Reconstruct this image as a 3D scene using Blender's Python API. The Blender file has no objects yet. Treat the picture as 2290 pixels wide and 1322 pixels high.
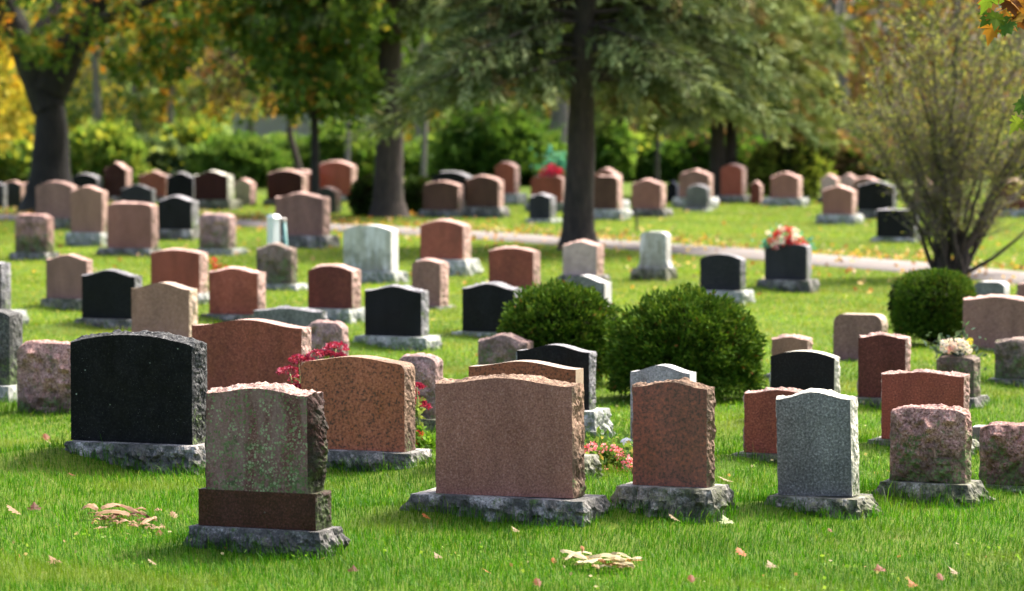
import bpy, math, random
import numpy as np
from mathutils import Vector, Matrix, noise
R = math.radians
random.seed(7); rng = np.random.default_rng(7)
scene = bpy.context.scene
col = scene.collection

# ------------------------------------------------------------------ camera
F = 2290 * 135 / 36.0; CX, CY = 1145.0, 661.0; H = 2.6
PITCH = math.atan((CY - 150) / F)
FW = Vector((0, math.cos(PITCH), -math.sin(PITCH))); UP = Vector((0, math.sin(PITCH), math.cos(PITCH)))
EYE = Vector((0, 0, H))
def ray(px, py): return FW + Vector((1, 0, 0)) * ((px - CX) / F) + UP * ((CY - py) / F)
def gp(px, py, z=0.0):
    d = ray(px, py); return EYE + d * ((H - z) / -d.z)
def at(px, py, Y):
    d = ray(px, py); return EYE + d * (Y / d.y)

# ------------------------------------------------------------------ object helpers
def tag(o, label=None, cat=None, group=None, kind=None):
    if label: o['label'] = label
    if cat: o['category'] = cat
    if group: o['group'] = group
    if kind: o['kind'] = kind
    return o
def empty(name, loc, label, cat, rz=0.0, group=None, rx=0.0, ry=0.0):
    o = bpy.data.objects.new(name, None); col.objects.link(o)
    o.empty_display_size = .2
    o.location = loc; o.rotation_euler = (rx, ry, rz)
    return tag(o, label, cat, group)
def link(name, me, parent=None, loc=(0, 0, 0), rz=0.0):
    o = bpy.data.objects.new(name, me); col.objects.link(o)
    o.location = loc; o.rotation_euler = (0, 0, rz)
    if parent: o.parent = parent
    return o
class MB:
    def __init__(s): s.v = []; s.f = []; s.m = []
    def add(s, vs, fs, mi=0):
        b = len(s.v); s.v.extend(tuple(v) for v in vs)
        for f in fs: s.f.append(tuple(i + b for i in f)); s.m.append(mi)
    def tube(s, pts, rad, sides=7, mi=0, wob=0.0, cap=True):
        pts = [Vector(p) for p in pts]; n = len(pts); vs = []; fs = []
        ref = Vector((0.31, 0.17, 0.93)).normalized()
        for i, p in enumerate(pts):
            t = (pts[min(i + 1, n - 1)] - pts[max(i - 1, 0)])
            if t.length < 1e-9: t = Vector((0, 0, 1))
            t.normalize()
            a = t.cross(Vector((1, 0, 0)) if abs(t.x) < .8 else Vector((0, 1, 0))).normalized(); b = t.cross(a)
            for k in range(sides):
                th = 2 * math.pi * k / sides
                r = rad[i] * (1 + (wob * noise.noise(p * 1.7 + Vector((math.cos(th) * 2, math.sin(th) * 2, 0))) if wob else 0))
                vs.append(p + a * (math.cos(th) * r) + b * (math.sin(th) * r))
        for i in range(n - 1):
            for k in range(sides):
                k2 = (k + 1) % sides
                fs.append((i * sides + k, i * sides + k2, (i + 1) * sides + k2, (i + 1) * sides + k))
        if cap: fs.append(tuple((n - 1) * sides + k for k in range(sides)))
        s.add(vs, fs, mi)
    def build(s, name, mats, parent=None, loc=(0, 0, 0), smooth=False, rz=0.0):
        me = bpy.data.meshes.new(name); me.from_pydata(s.v, [], s.f); me.validate()
        if not isinstance(mats, (list, tuple)): mats = [mats]
        for m in mats: me.materials.append(m)
        if len(mats) > 1: me.polygons.foreach_set('material_index', s.m[:len(me.polygons)])
        if smooth: me.polygons.foreach_set('use_smooth', [True] * len(me.polygons))
        me.update()
        return link(name, me, parent, loc, rz)

def mesh_np(name, V, nv, C, mat):
    """V: (n*nv,3); every face has nv consecutive vertices; C (n*nv,3) colours"""
    me = bpy.data.meshes.new(name); N = len(V); nf = N // nv
    me.vertices.add(N); me.vertices.foreach_set('co', np.ascontiguousarray(V, dtype=np.float32).ravel())
    me.loops.add(N); me.loops.foreach_set('vertex_index', np.arange(N, dtype=np.int32))
    me.polygons.add(nf); me.polygons.foreach_set('loop_start', np.arange(0, N, nv, dtype=np.int32))
    me.polygons.foreach_set('loop_total', np.full(nf, nv, dtype=np.int32))
    a = me.color_attributes.new('leafcol', 'FLOAT_COLOR', 'POINT')
    cc = np.ones((N, 4), dtype=np.float32); cc[:, :3] = C; a.data.foreach_set('color', cc.ravel())
    me.materials.append(mat); me.update(); me.validate()
    return me
def unit(a): return a / (np.linalg.norm(a, axis=1, keepdims=True) + 1e-9)
def leaf_quads(P, D, L, W, droop=0.0):
    """diamond leaves: base P, direction D, length L, width W"""
    n = len(P); D = unit(D); rnd = unit(rng.normal(size=(n, 3)))
    S = unit(np.cross(D, rnd)); L = np.broadcast_to(L, (n,))[:, None]; W = np.broadcast_to(W, (n,))[:, None]
    a = P; m = P + D * L * .45; t = P + D * L; t = t - np.array([0, 0, 1.]) * droop * L
    return np.stack([a, m + S * W * .5, t, m - S * W * .5], 1).reshape(-1, 3)
def pick(pal, n, jit=.25):
    w = np.array([p[1] for p in pal], float); w /= w.sum()
    c = np.array([p[0] for p in pal], float)[rng.choice(len(pal), n, p=w)]
    return c * (1 + jit * (rng.random((n, 1)) - .5) * 2) * (1 + .1 * (rng.random((n, 3)) - .5))

# ------------------------------------------------------------------ materials
def newmat(name):
    m = bpy.data.materials.new(name); m.use_nodes = True
    nt = m.node_tree; nt.nodes.clear(); out = nt.nodes.new('ShaderNodeOutputMaterial')
    return m, nt, out
class NT:
    def __init__(s, nt): s.nt = nt
    def n(s, typ, **kw):
        nd = s.nt.nodes.new('ShaderNode' + typ)
        for k, v in kw.items(): setattr(nd, k, v)
        return nd
    def l(s, a, b): s.nt.links.new(a, b)
    def noise(s, vec, scale, detail=2, rough=.5, lo=None, hi=None):
        nd = s.n('TexNoise'); nd.inputs['Scale'].default_value = scale; nd.inputs['Detail'].default_value = detail
        nd.inputs['Roughness'].default_value = rough
        if vec: s.l(vec, nd.inputs['Vector'])
        o = nd.outputs['Fac']
        return s.rng(o, lo, hi) if lo is not None else o
    def rng(s, v, lo, hi, a=0., b=1.):
        nd = s.n('MapRange'); s.l(v, nd.inputs[0]); nd.inputs[1].default_value = lo; nd.inputs[2].default_value = hi
        nd.inputs[3].default_value = a; nd.inputs[4].default_value = b; return nd.outputs[0]
    def math(s, op, a, b=None):
        nd = s.n('Math', operation=op)
        for i, x in enumerate((a, b)):
            if x is None: continue
            if isinstance(x, (int, float)): nd.inputs[i].default_value = x
            else: s.l(x, nd.inputs[i])
        return nd.outputs[0]
    def mix(s, f, a, b, mode='MIX'):
        nd = s.n('Mix', data_type='RGBA', blend_type=mode)
        for i, x in ((0, f), (6, a), (7, b)):
            if isinstance(x, (int, float)): nd.inputs[i].default_value = x
            elif isinstance(x, (tuple, list)): nd.inputs[i].default_value = (*x, 1)
            else: s.l(x, nd.inputs[i])
        return nd.outputs[2]
    def coords(s, rnd=True):
        tc = s.n('TexCoord').outputs['Object']
        if not rnd: return tc, tc, None
        oi = s.n('ObjectInfo'); m = s.math('MULTIPLY', oi.outputs['Random'], 60.)
        c = s.n('CombineXYZ'); [s.l(m, c.inputs[i]) for i in range(3)]
        a = s.n('VectorMath', operation='ADD'); s.l(tc, a.inputs[0]); s.l(c.outputs[0], a.inputs[1])
        return a.outputs[0], tc, oi.outputs['Random']

def granite(name, base, dark, light, rough=.3, grain=85, var=.25, moss=0., mossc=(.07, .10, .035), bump=0., streak=0.,
            streakc=(.35, .35, .34), dirt=0., dirtc=(.02, .022, .012), spots=0., lich=0., spec=.3):
    m, nt, out = newmat(name); N = NT(nt)
    vec, obj, rnd = N.coords()
    g = N.noise(vec, grain, 3, .65)
    c = N.mix(N.rng(g, .36, .5), dark, base); c = N.mix(N.rng(g, .54, .68), c, light)
    mpb = N.n('Mapping'); mpb.inputs['Scale'].default_value = (5.5, 3, 1.6); N.l(vec, mpb.inputs[0])
    big = N.noise(mpb.outputs[0], 1.0, 5, .62)
    vv = N.rng(big, .3, .7, 1 - var, 1 + var)
    vv = N.math('MULTIPLY', vv, N.rng(rnd, 0, 1, .86, 1.14))
    cb = N.n('CombineColor'); [N.l(vv, cb.inputs[i]) for i in range(3)]
    c = N.mix(1., c, cb.outputs[0], 'MULTIPLY')
    sx = N.n('SeparateXYZ'); N.l(obj, sx.inputs[0]); z = sx.outputs[2]
    if streak:
        mp = N.n('Mapping'); mp.inputs['Scale'].default_value = (7, 3, 1.1); N.l(vec, mp.inputs[0])
        st = N.noise(mp.outputs[0], 1.4, 4, .6, .47, .62)
        c = N.mix(N.math('MULTIPLY', st, streak), c, streakc)
    if dirt:
        d = N.math('ADD', N.noise(vec, 7, 6, .7), N.rng(z, 0, .35, .22, 0.))
        c = N.mix(N.math('MULTIPLY', N.rng(d, .50, .68), dirt), c, dirtc)
    if moss:
        d = N.math('ADD', N.noise(vec, 8, 7, .75), N.rng(z, 0, .4, .16, -.03))
        f = N.rng(d, .66 - .2 * moss, .74 - .2 * moss)
        f = N.math('MULTIPLY', f, N.noise(vec, 55, 2, .6, .38, .55))
        mc = N.mix(N.noise(vec, 30, 2, .5, .4, .6), mossc, tuple(x * 1.9 for x in mossc))
        c = N.mix(f, c, mc)
    if lich:   # round crusts of lichen
        vo = N.n('TexVoronoi'); vo.inputs['Scale'].default_value = 62; N.l(vec, vo.inputs['Vector'])
        mk = N.rng(N.math('ADD', N.noise(vec, 4.2, 5, .65), N.rng(z, 0, .3, .16, 0.)), .37, .46)
        ln = N.n('Vector' + 'Math', operation='LENGTH'); N.l(vo.outputs['Color'], ln.inputs[0])
        sz = N.math('MULTIPLY', N.rng(ln.outputs['Value'], .4, 1.4, .1, .62), mk)
        f = N.math('MULTIPLY', N.rng(N.math('SUBTRACT', sz, vo.outputs['Distance']), 0., .12), lich)
        lc = N.mix(N.noise(vec, 9, 2, .5, .42, .6), (.10, .14, .045), (.27, .31, .17))
        c = N.mix(f, c, lc)
    if spots:
        vo = N.n('TexVoronoi'); vo.inputs['Scale'].default_value = 17; N.l(vec, vo.inputs['Vector'])
        ln = N.n('VectorMath', operation='LENGTH'); N.l(vo.outputs['Color'], ln.inputs[0])
        f = N.math('MULTIPLY', N.rng(vo.outputs['Distance'], .11, .06), N.rng(ln.outputs['Value'], 1.12, 1.2))
        c = N.mix(N.math('MULTIPLY', f, spots), c, (.38, .42, .36))
        fine = N.noise(vec, 120, 2, .6, .70, .76)
        c = N.mix(N.math('MULTIPLY', fine, spots * .6), c, (.3, .3, .27))
        hz = N.math('MULTIPLY', N.noise(vec, 9, 5, .7, .46, .75), .14 * spots)
        c = N.mix(hz, c, (.055, .05, .044))
    b = N.n('BsdfPrincipled'); N.l(c, b.inputs['Base Color'])
    rr = N.rng(N.noise(vec, 6, 4), .3, .7, rough * .75, min(1, rough * 1.3)); N.l(rr, b.inputs['Roughness'])
    b.inputs['Specular IOR Level'].default_value = spec
    if bump:
        bp = N.n('Bump'); bp.inputs['Strength'].default_value = bump; bp.inputs['Distance'].default_value = .012
        hsum = N.math('ADD', N.noise(vec, 28, 5, .7), N.math('MULTIPLY', g, .3)); N.l(hsum, bp.inputs['Height'])
        N.l(bp.outputs[0], b.inputs['Normal'])
    N.l(b.outputs[0], out.inputs[0]); return m
def rock(name, base, dark, light, moss=.35, dirt=.6, **k):
    return granite(name, base, dark, light, rough=.85, grain=70, var=.3, moss=moss, dirt=dirt, bump=1.0, spec=.25, **k)

FACE = {
 'red':   granite('red_granite_polished', (0.280, 0.067, 0.039), (0.140, 0.036, 0.025), (0.420, 0.140, 0.091), .42),
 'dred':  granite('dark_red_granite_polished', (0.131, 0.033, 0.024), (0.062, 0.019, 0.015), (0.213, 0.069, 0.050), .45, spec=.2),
 'brn':   granite('brown_granite_polished', (.275, .118, .088), (.17, .074, .056), (.38, .205, .165), .36, var=.2),
 'narrow': granite('brown_speckled_granite', (0.231, 0.092, 0.063), (0.098, 0.056, 0.042), (0.378, 0.123, 0.070), .4, grain=60, lich=0.0, var=.15),
 'tan':   granite('copper_speckled_granite', (0.323, 0.096, 0.048), (0.075, 0.036, 0.027), (0.435, 0.158, 0.090), .34, grain=62, var=.12),
 'mauve': granite('mauve_granite_polished', (0.246, 0.126, 0.100), (0.144, 0.072, 0.058), (0.360, 0.216, 0.180), .45),
 'bge':   granite('tan_granite_polished', (0.297, 0.154, 0.110), (0.187, 0.094, 0.066), (0.396, 0.231, 0.176), .45),
 'pale':  granite('pale_pink_granite', (.46, .34, .31), (.33, .23, .21), (.58, .46, .43), .6, dirt=.25, dirtc=(.16, .12, .09)),
 'blk':   granite('black_granite_polished', (.010, .0105, .012), (.006, .006, .008), (.022, .022, .024), .36, var=.3, spec=.12),
 'blkw':  granite('black_granite_weathered', (.007, .007, .008), (.004, .004, .005), (.02, .02, .02), .4, var=.4, spots=1., spec=.08),
 'dgr':   granite('charcoal_granite', (.024, .024, .028), (.014, .014, .017), (.05, .05, .055), .5, spec=.15),
 'dol':   granite('dark_olive_granite', (.034, .033, .027), (.018, .018, .014), (.06, .058, .045), .6),
 'gry':   granite('grey_granite_polished', (.165, .160, .155), (.085, .083, .080), (.34, .335, .325), .5, grain=75, dirt=.25),
 'lgr':   granite('light_grey_granite', (0.299, 0.310, 0.328), (0.172, 0.178, 0.184), (0.483, 0.483, 0.494), .7, dirt=.65, dirtc=(.06, .058, .05)),
 'mbl':   granite('weathered_white_marble', (.44, .43, .36), (.34, .335, .28), (.55, .545, .48), .75, streak=.8, streakc=(.76, .755, .74), dirt=.6, dirtc=(.16, .165, .11)),
 'mos':   granite('lichen_covered_red_granite', (0.150, 0.062, 0.050), (0.075, 0.030, 0.022), (0.275, 0.175, 0.150), .6, streak=.45, streakc=(.30, .20, .18), lich=1., moss=.35, mossc=(.05, .075, .025), var=.3),
 'plin':  granite('dark_red_polished_plinth', (0.054, 0.017, 0.012), (0.026, 0.011, 0.008), (0.090, 0.036, 0.029), .3, spots=.2, spec=.2),
 'dred_shaded':   granite('dark_red_granite_painted_shade', (.048, .013, .010), (.025, .009, .007), (.09, .03, .024), .5, spec=.15),  # red granite with the shade under the trees put into its colour
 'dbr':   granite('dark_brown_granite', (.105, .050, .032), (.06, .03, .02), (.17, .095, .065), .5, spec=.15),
 'tgr':   granite('tan_grey_stone', (.36, .30, .22), (.26, .21, .15), (.46, .40, .32), .75, dirt=.5),
}
EDGE = {
 'pinkrock': rock('pink_rock_pitch', (.47, .30, .245), (.22, .12, .10), (.66, .50, .44), moss=.15, dirt=.35, dirtc=(.10, .055, .04)),
 'tan_shade_rock': rock('tan_rock_pitch_painted_shade', (.235, .15, .098), (.09, .05, .034), (.36, .25, .17), moss=.2, dirt=.7, dirtc=(.05, .03, .02)),  # weathered brown, darkened further to hold the front row's partial shade
 'greyrock': rock('grey_rock_pitch', (.25, .24, .25), (.10, .10, .105), (.45, .44, .45), moss=.3, dirt=.5),
 'blackrock': rock('black_rock_pitch', (.045, .046, .046), (.015, .015, .016), (.22, .22, .21), moss=.25, dirt=.3),
 'palerock': rock('pale_rock_pitch', (.52, .50, .42), (.3, .29, .24), (.66, .64, .56), moss=.35, dirt=.45, dirtc=(.10, .11, .05)),
 'moss_shade_rock': rock('mossy_red_rock_painted_shade', (.045, .018, .014), (.014, .008, .006), (.085, .042, .034), moss=.55, dirt=.9, mossc=(.028, .042, .010)),  # mossy red rock, darkened so dappled shade sits in the colour
 'polpink': granite('polished_pink_edge', (.40, .30, .21), (.3, .2, .14), (.5, .42, .33), .4),
 'polpale': granite('polished_pale_edge', (.55, .53, .50), (.4, .39, .37), (.65, .64, .62), .45, dirt=.3),
}
ROUGH = {
 'pkr': rock('rough_pink_granite', (0.396, 0.222, 0.186), (0.144, 0.074, 0.062), (0.576, 0.396, 0.348), moss=.55, dirt=.75, dirtc=(.045, .034, .022)),
 'pkr2': rock('rough_rose_granite', (.36, .235, .205), (.17, .10, .088), (.50, .37, .34), moss=.35, dirt=.6, dirtc=(.07, .055, .045)),
 'brr': rock('rough_brown_granite', (.22, .155, .125), (.09, .062, .05), (.34, .26, .22), moss=.45, dirt=.7, dirtc=(.05, .045, .028)),
 'dgrr': rock('rough_dark_grey_stone', (.09, .09, .085), (.035, .035, .033), (.22, .22, .20), moss=.35, dirt=.5),
}
BASE = {
 'g': rock('grey_base_granite', (.40, .375, .35), (.15, .14, .13), (.62, .59, .56), moss=.08, dirt=.85, dirtc=(.04, .04, .034)),
 'l': rock('pale_base_granite', (.48, .485, .465), (.26, .26, .25), (.66, .66, .64), moss=.22, dirt=.55, dirtc=(.12, .13, .10)),
 'm': rock('mossy_base_granite', (.34, .32, .285), (.13, .125, .11), (.54, .51, .46), moss=.42, dirt=.9, dirtc=(.04, .045, .025), mossc=(.10, .105, .06)),
 'd': rock('dark_base_granite', (.24, .225, .215), (.09, .085, .08), (.48, .46, .44), moss=.06, dirt=.75, dirtc=(.03, .03, .026)),
}
def leafmat(name, trans=.45, rough=.55, spec=.25, boost=1.25):
    m, nt, out = newmat(name); N = NT(nt)
    a = N.n('Attribute', attribute_name='leafcol').outputs['Color']
    b = N.n('BsdfPrincipled'); N.l(a, b.inputs['Base Color']); b.inputs['Roughness'].default_value = rough
    b.inputs['Specular IOR Level'].default_value = spec
    t = N.n('BsdfTranslucent'); N.l(N.mix(1., a, (boost * 1.1, boost, boost * .6), 'MULTIPLY'), t.inputs['Color'])
    mx = N.n('MixShader'); mx.inputs[0].default_value = trans; N.l(b.outputs[0], mx.inputs[1]); N.l(t.outputs[0], mx.inputs[2])
    N.l(mx.outputs[0], out.inputs[0]); return m
M_LEAF = leafmat('foliage_leaves', .45, .7, .12); M_NEED = leafmat('conifer_needles', .16, .8, .06, 1.1); M_GRASS = leafmat('grass_blades', .40, .45, .09, 1.25)
M_PETAL = leafmat('flower_petals', .3, .6); M_DRY = leafmat('dry_leaves', .3, .6)
def bark(name, c1, c2, sc=1.0):
    m, nt, out = newmat(name); N = NT(nt); vec, obj, rnd = N.coords()
    mp = N.n('Mapping'); mp.inputs['Scale'].default_value = (9 * sc, 9 * sc, 2.2 * sc); N.l(vec, mp.inputs[0])
    f = N.noise(mp.outputs[0], 1.6, 6, .7)
    c = N.mix(N.rng(f, .35, .65), c1, c2)
    c = N.mix(N.math('MULTIPLY', N.noise(vec, 1.3, 3, .6, .5, .7), .4), c, (.035, .038, .018))
    b = N.n('BsdfPrincipled'); N.l(c, b.inputs['Base Color']); b.inputs['Roughness'].default_value = .9
    bp = N.n('Bump'); bp.inputs['Strength'].default_value = .9; bp.inputs['Distance'].default_value = .04; N.l(f, bp.inputs['Height']); N.l(bp.outputs[0], b.inputs['Normal'])
    N.l(b.outputs[0], out.inputs[0]); return m
B_SPR = bark('spruce_bark', (.022, .016, .012), (.070, .049, .036)); B_MAP = bark('maple_bark', (.010, .008, .006), (.028, .023, .017))
B_GRY = bark('grey_bark', (.10, .09, .085), (.22, .20, .185)); B_SHR = bark('shrub_bark', (.028, .02, .014), (.09, .066, .048), 3)
B_TWG = bark('pale_twig_bark', (.13, .10, .08), (.27, .22, .18), 3)
def plain(name, c, rough=.6, var=.1, scale=20):
    m, nt, out = newmat(name); N = NT(nt); vec, obj, rnd = N.coords()
    v = N.noise(vec, scale, 4, .6, .3, .7)
    b = N.n('BsdfPrincipled'); N.l(N.mix(v, tuple(x * (1 - var) for x in c), tuple(min(1, x * (1 + var)) for x in c)), b.inputs['Base Color'])
    b.inputs['Roughness'].default_value = rough; N.l(b.outputs[0], out.inputs[0]); return m

# ------------------------------------------------------------------ headstones
def ntop(u, prof):
    if prof == 'serp': return .5 * (1 + math.cos(math.pi * u))
    if prof == 'arc': return 1 - u * u
    if prof == 'peak': return 1 - abs(u) ** 1.25
    if prof == 'rnd': return max(0., 1 - abs(u) ** 5.0)
    if prof == 'flat': return 1 - abs(u) ** 6
    return 0.
def slab(w, hs, hc, t, prof, amp, rough, seed, lod, topsmooth=False, sidesmooth=False, taper=0., flare=0., corner=0., topmi=False):
    ns, nt, M = {0: (10, 20, 4), 1: (16, 32, 7), 2: (34, 60, 14)}[lod]
    off = Vector((seed * 3.71, seed * 1.93, seed * .57)); b = MB()
    hf = lambda z: w / 2 * (1 + taper * (1 - z / max(hs, .01)))
    def topz(u): return hs + (hc - hs) * ntop(u, prof)
    per = []
    for r in range(ns + 1):
        z = hs * r / ns; per.append((-hf(z), z, -1, 0) if r < ns else (-hf(z), z, -.8, .8))
    for i in range(1, nt):
        u = -1 + 2 * i / nt; e = .01
        dz = (topz(min(1, u + e)) - topz(max(-1, u - e))) / (2 * e * w / 2); n = Vector((-dz, 1)).normalized()
        per.append((u * w / 2, topz(u), n.x, n.y))
    for r in range(ns, -1, -1):
        z = hs * r / ns; per.append((hf(z), z, 1, 0) if r < ns else (hf(z), z, .8, .8))
    if corner:   # rounded polished shoulders
        q = []
        for (x, z, nx, nz) in per:
            dx = w / 2 - abs(x); dzz = topz(0 if abs(x) > w / 2 else x / (w / 2)) ;
            cz = hs - corner; cxx = w / 2 - corner
            if abs(x) > cxx and z > cz:
                vx = abs(x) - cxx; vz = z - cz; L = math.hypot(vx, vz)
                k = corner / L if L > corner else 1
                x = math.copysign(cxx + vx * k, x); z = cz + vz * k
            q.append((x, z, nx, nz))
        per = q
    P = len(per); vs = []
    for j in range(M + 1):
        v = j / M; env = math.sin(math.pi * v) ** .6 if 0 < v < 1 else 0
        for (x, z, nx, nz) in per:
            p = Vector((x, v * t, z)); istop = nz > .82
            a = 0 if (nz > .5 and topsmooth) or (not istop and sidesmooth) else amp
            o = 0.
            if a:
                q = p + off
                o = a * env * (.75 + 1.1 * noise.noise(q * 9) + .8 * noise.noise(q * 22) + .3 * noise.noise(q * 26, noise_basis='VORONOI_F2F1') + .6 * noise.noise(q * 55)) - a * .16 * (1 - env) * (1 + noise.noise(q * 35))
                if not istop and z < .04: o *= max(.2, z / .04)
            if flare > 0: o += flare * max(0, 1 - z / .12) ** 2 * (0 if istop else 1)
            if flare < 0 and nx > .5: o += -flare * env * math.sin(math.pi * max(0, min(1, .95 - z / hs)) ** 1.0) 
            ysh = a * .35 * env * noise.noise(p * 17 + off)
            vs.append((x + nx * o, -t / 2 + t * v + ysh, z + nz * o))
    fs = []; mi = []
    for j in range(M):
        for k in range(P - 1):
            fs.append((j * P + k, (j + 1) * P + k, (j + 1) * P + k + 1, j * P + k + 1)); mi.append(2 if topmi and per[k][3] > .5 and per[k + 1][3] > .5 else 1)
    if not rough:
        fs.append(tuple(range(P))[::1]); mi.append(0)
        fs.append(tuple(M * P + k for k in range(P))[::-1]); mi.append(0)
    else:
        grid = {}
        for i in range(nt + 1):
            for r in range(ns + 1):
                if i == 0: grid[i, r] = r; continue
                if i == nt: grid[i, r] = P - 1 - r; continue
                if r == ns: grid[i, r] = ns + i; continue
                u = -1 + 2 * i / nt; z = topz(u) * r / ns; x = u * hf(z)
                e = min(1, 6 * min(i / nt, 1 - i / nt), 6 * (1 - r / ns)); q = Vector((x, 0, z)) + off
                rg = abs(noise.noise(q * 5.5)); y = -t / 2 - rough * e * (.35 + 1.3 * rg + .8 * noise.noise(q * 11) + .45 * noise.noise(q * 27) + .2 * noise.noise(q * 60))
                grid[i, r] = len(vs); vs.append((x, y, z))
        for i in range(nt):
            for r in range(ns):
                fs.append((grid[i, r], grid[i, r + 1], grid[i + 1, r + 1], grid[i + 1, r])[::-1]); mi.append(1)
        fs.append(tuple(M * P + k for k in range(P))[::-1]); mi.append(0)
    b.v = vs; b.f = fs; b.m = mi
    return b
def fixnormals(o):
    import bmesh
    bm = bmesh.new(); bm.from_mesh(o.data); bmesh.ops.recalc_face_normals(bm, faces=bm.faces); bm.to_mesh(o.data); bm.free()
def basemesh(w, d, h, amp, splay, seed, lod, below=.12):
    n1, n2, K = {0: (14, 6, 4), 1: (26, 10, 6), 2: (64, 24, 14)}[lod]
    off = Vector((seed * 2.3 + 9, seed * 1.1, seed * .7)); b = MB(); per = []
    for i in range(n1): per.append((-w / 2 + w * i / n1, -d / 2, 0, -1))
    for i in range(n2): per.append((w / 2, -d / 2 + d * i / n2, 1, 0))
    for i in range(n1): per.append((w / 2 - w * i / n1, d / 2, 0, 1))
    for i in range(n2): per.append((-w / 2, d / 2 - d * i / n2, -1, 0))
    P = len(per); vs = []
    for k in range(K + 1):
        f = k / K; z = h - (h + below) * f
        for i, (x, y, nx, ny) in enumerate(per):
            q = Vector((x, y, z)) + off; e = min(1, f * 4)
            o = (splay + .008) * min(1, f * 1.6) + amp * e * (.5 + 1.3 * abs(noise.noise(q * 6)) + .9 * (noise.noise(q * 10, noise_basis='VORONOI_F2F1')) + .3 * noise.noise(q * 13) + .75 * noise.noise(q * 29) + .5 * noise.noise(q * 66)) - amp * .25 * (1 - e) * (1 + noise.noise(q * 20))
            cx = nx; cy = ny
            if (abs(abs(x) - w / 2) < 1e-6) and (abs(abs(y) - d / 2) < 1e-6): cx = math.copysign(.8, x); cy = math.copysign(.8, y)
            vs.append((x + cx * o, y + cy * o, z + amp * .25 * e * noise.noise(q * 24) * (k < K)))
    fs = [(k * P + i, (k + 1) * P + i, (k + 1) * P + (i + 1) % P, k * P + (i + 1) % P) for k in range(K) for i in range(P)]
    fs.append(tuple(range(P)))
    b.v = vs; b.f = fs; b.m = [0] * len(fs)
    return b
FOOT = []   # footprints kept free of grass
HG = 'headstones standing on the cemetery lawn'
cnt = [0]; STONES = {}
def S(key, label, face, xl, xr, xs, ysh, yc, yb, gy, base=None, prof='serp', edge='pinkrock', bm='g', rough=0., amp=.016, yaw=22, lod=None,
      top='rock', side='rock', tilt=0., taper=0., flare=0., corner=0., t=None, plinth=None, splay=.0, basedepth=None, cat='headstone', lean=0., bamp=.034, lit_topmat=None):
    cnt[0] += 1; sd = cnt[0]
    pxc = (xl + xr) / 2
    if base is not None and gy > 850: gy += 12
    g = gp(pxc, gy); th = math.atan((pxc - CX) / F); phi = R(yaw)
    has = base is not None
    ledge = .09 if has else 0.
    Y = g.y + ledge
    if lod is None: lod = 2 if Y < 27 else (1 if Y < 42 else 0)
    s = F / Y
    w = (xr - xl) / (s * math.cos(phi - th))
    tt = t or min(.26, max(.13, (xs - xr) / (s * math.sin(phi - th))))
    fb = at(pxc, yb, Y); hb = max(.0, fb.z)
    topc = at(pxc, yc, Y).z - fb.z - (amp if top == 'rock' and not rough else 0); hsh = at(pxc, ysh, Y).z - fb.z
    # centre of the tablet footprint
    back = Vector((math.sin(phi), math.cos(phi), 0))
    c = Vector((fb.x, Y, 0)) + back * (tt / 2)
    root = empty('headstone' if cat == 'headstone' else 'grave_marker', (c.x, c.y, 0), label, cat, rz=-phi, group=HG)
    rough_m = face in ROUGH
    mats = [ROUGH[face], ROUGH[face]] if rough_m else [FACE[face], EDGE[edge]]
    z0 = hb if has else -.06
    if not has: hsh -= z0 - fb.z; topc -= z0 - fb.z
    if plinth:
        pxl, pxr, pxs, py0, py1 = plinth
        ph = at(pxc, py0, Y).z; hb = at(pxc, py1, Y - .03).z
        pw = (pxr - pxl) / (s * math.cos(phi - th)); pt = (pxs - pxr) / (s * math.sin(phi - th))
        pb = slab(pw, ph - hb, ph - hb, pt, 'none', .014, 0, sd + 50, lod, topsmooth=True)
        o = pb.build('plinth', [FACE['plin'], EDGE['moss_shade_rock']], root, (0, 0, hb + .002)); fixnormals(o)
        z0 = ph
    tb = slab(w, hsh, topc, tt, prof, amp, rough, sd, lod, topsmooth=(top != 'rock'), sidesmooth=(side != 'rock'), taper=taper, flare=flare, corner=corner, topmi=lit_topmat is not None)
    if lit_topmat: mats = mats + [EDGE[lit_topmat]]
    o = tb.build('tablet', mats, root, (0, 0, z0 + .002)); fixnormals(o)
    if tilt: o.rotation_euler = (R(lean), R(tilt), 0)
    if has:
        bl, br = base
        db = basedepth or (tt + 2 * ledge + .02)
        if plinth: db = pt + .10
        if br is None: wb = w + .22
        else: wb = max(w + .06, ((br - bl) / s - db * math.sin(phi - th)) / math.cos(phi - th))
        shift = 0.
        if br is not None:
            exp_c = (bl + br) / 2; cc = CX + F * c.x / c.y
            shift = max(-.12, min(.12, (exp_c - cc) / s))
        bb = basemesh(wb, db, hb, bamp, splay, sd, lod)
        ob = bb.build('base', BASE[bm], root, (shift, 0, 0)); fixnormals(ob)
        FOOT.append((c.x + shift * math.cos(phi), c.y - shift * math.sin(phi), -phi, wb / 2 + splay + .01, db / 2 + splay + .01))
    else:
        FOOT.append((c.x, c.y, -phi, w / 2 + .01, tt / 2 + .02))
    STONES[key] = (root, z0 + topc, w, tt, Y, c)
    return root

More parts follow.
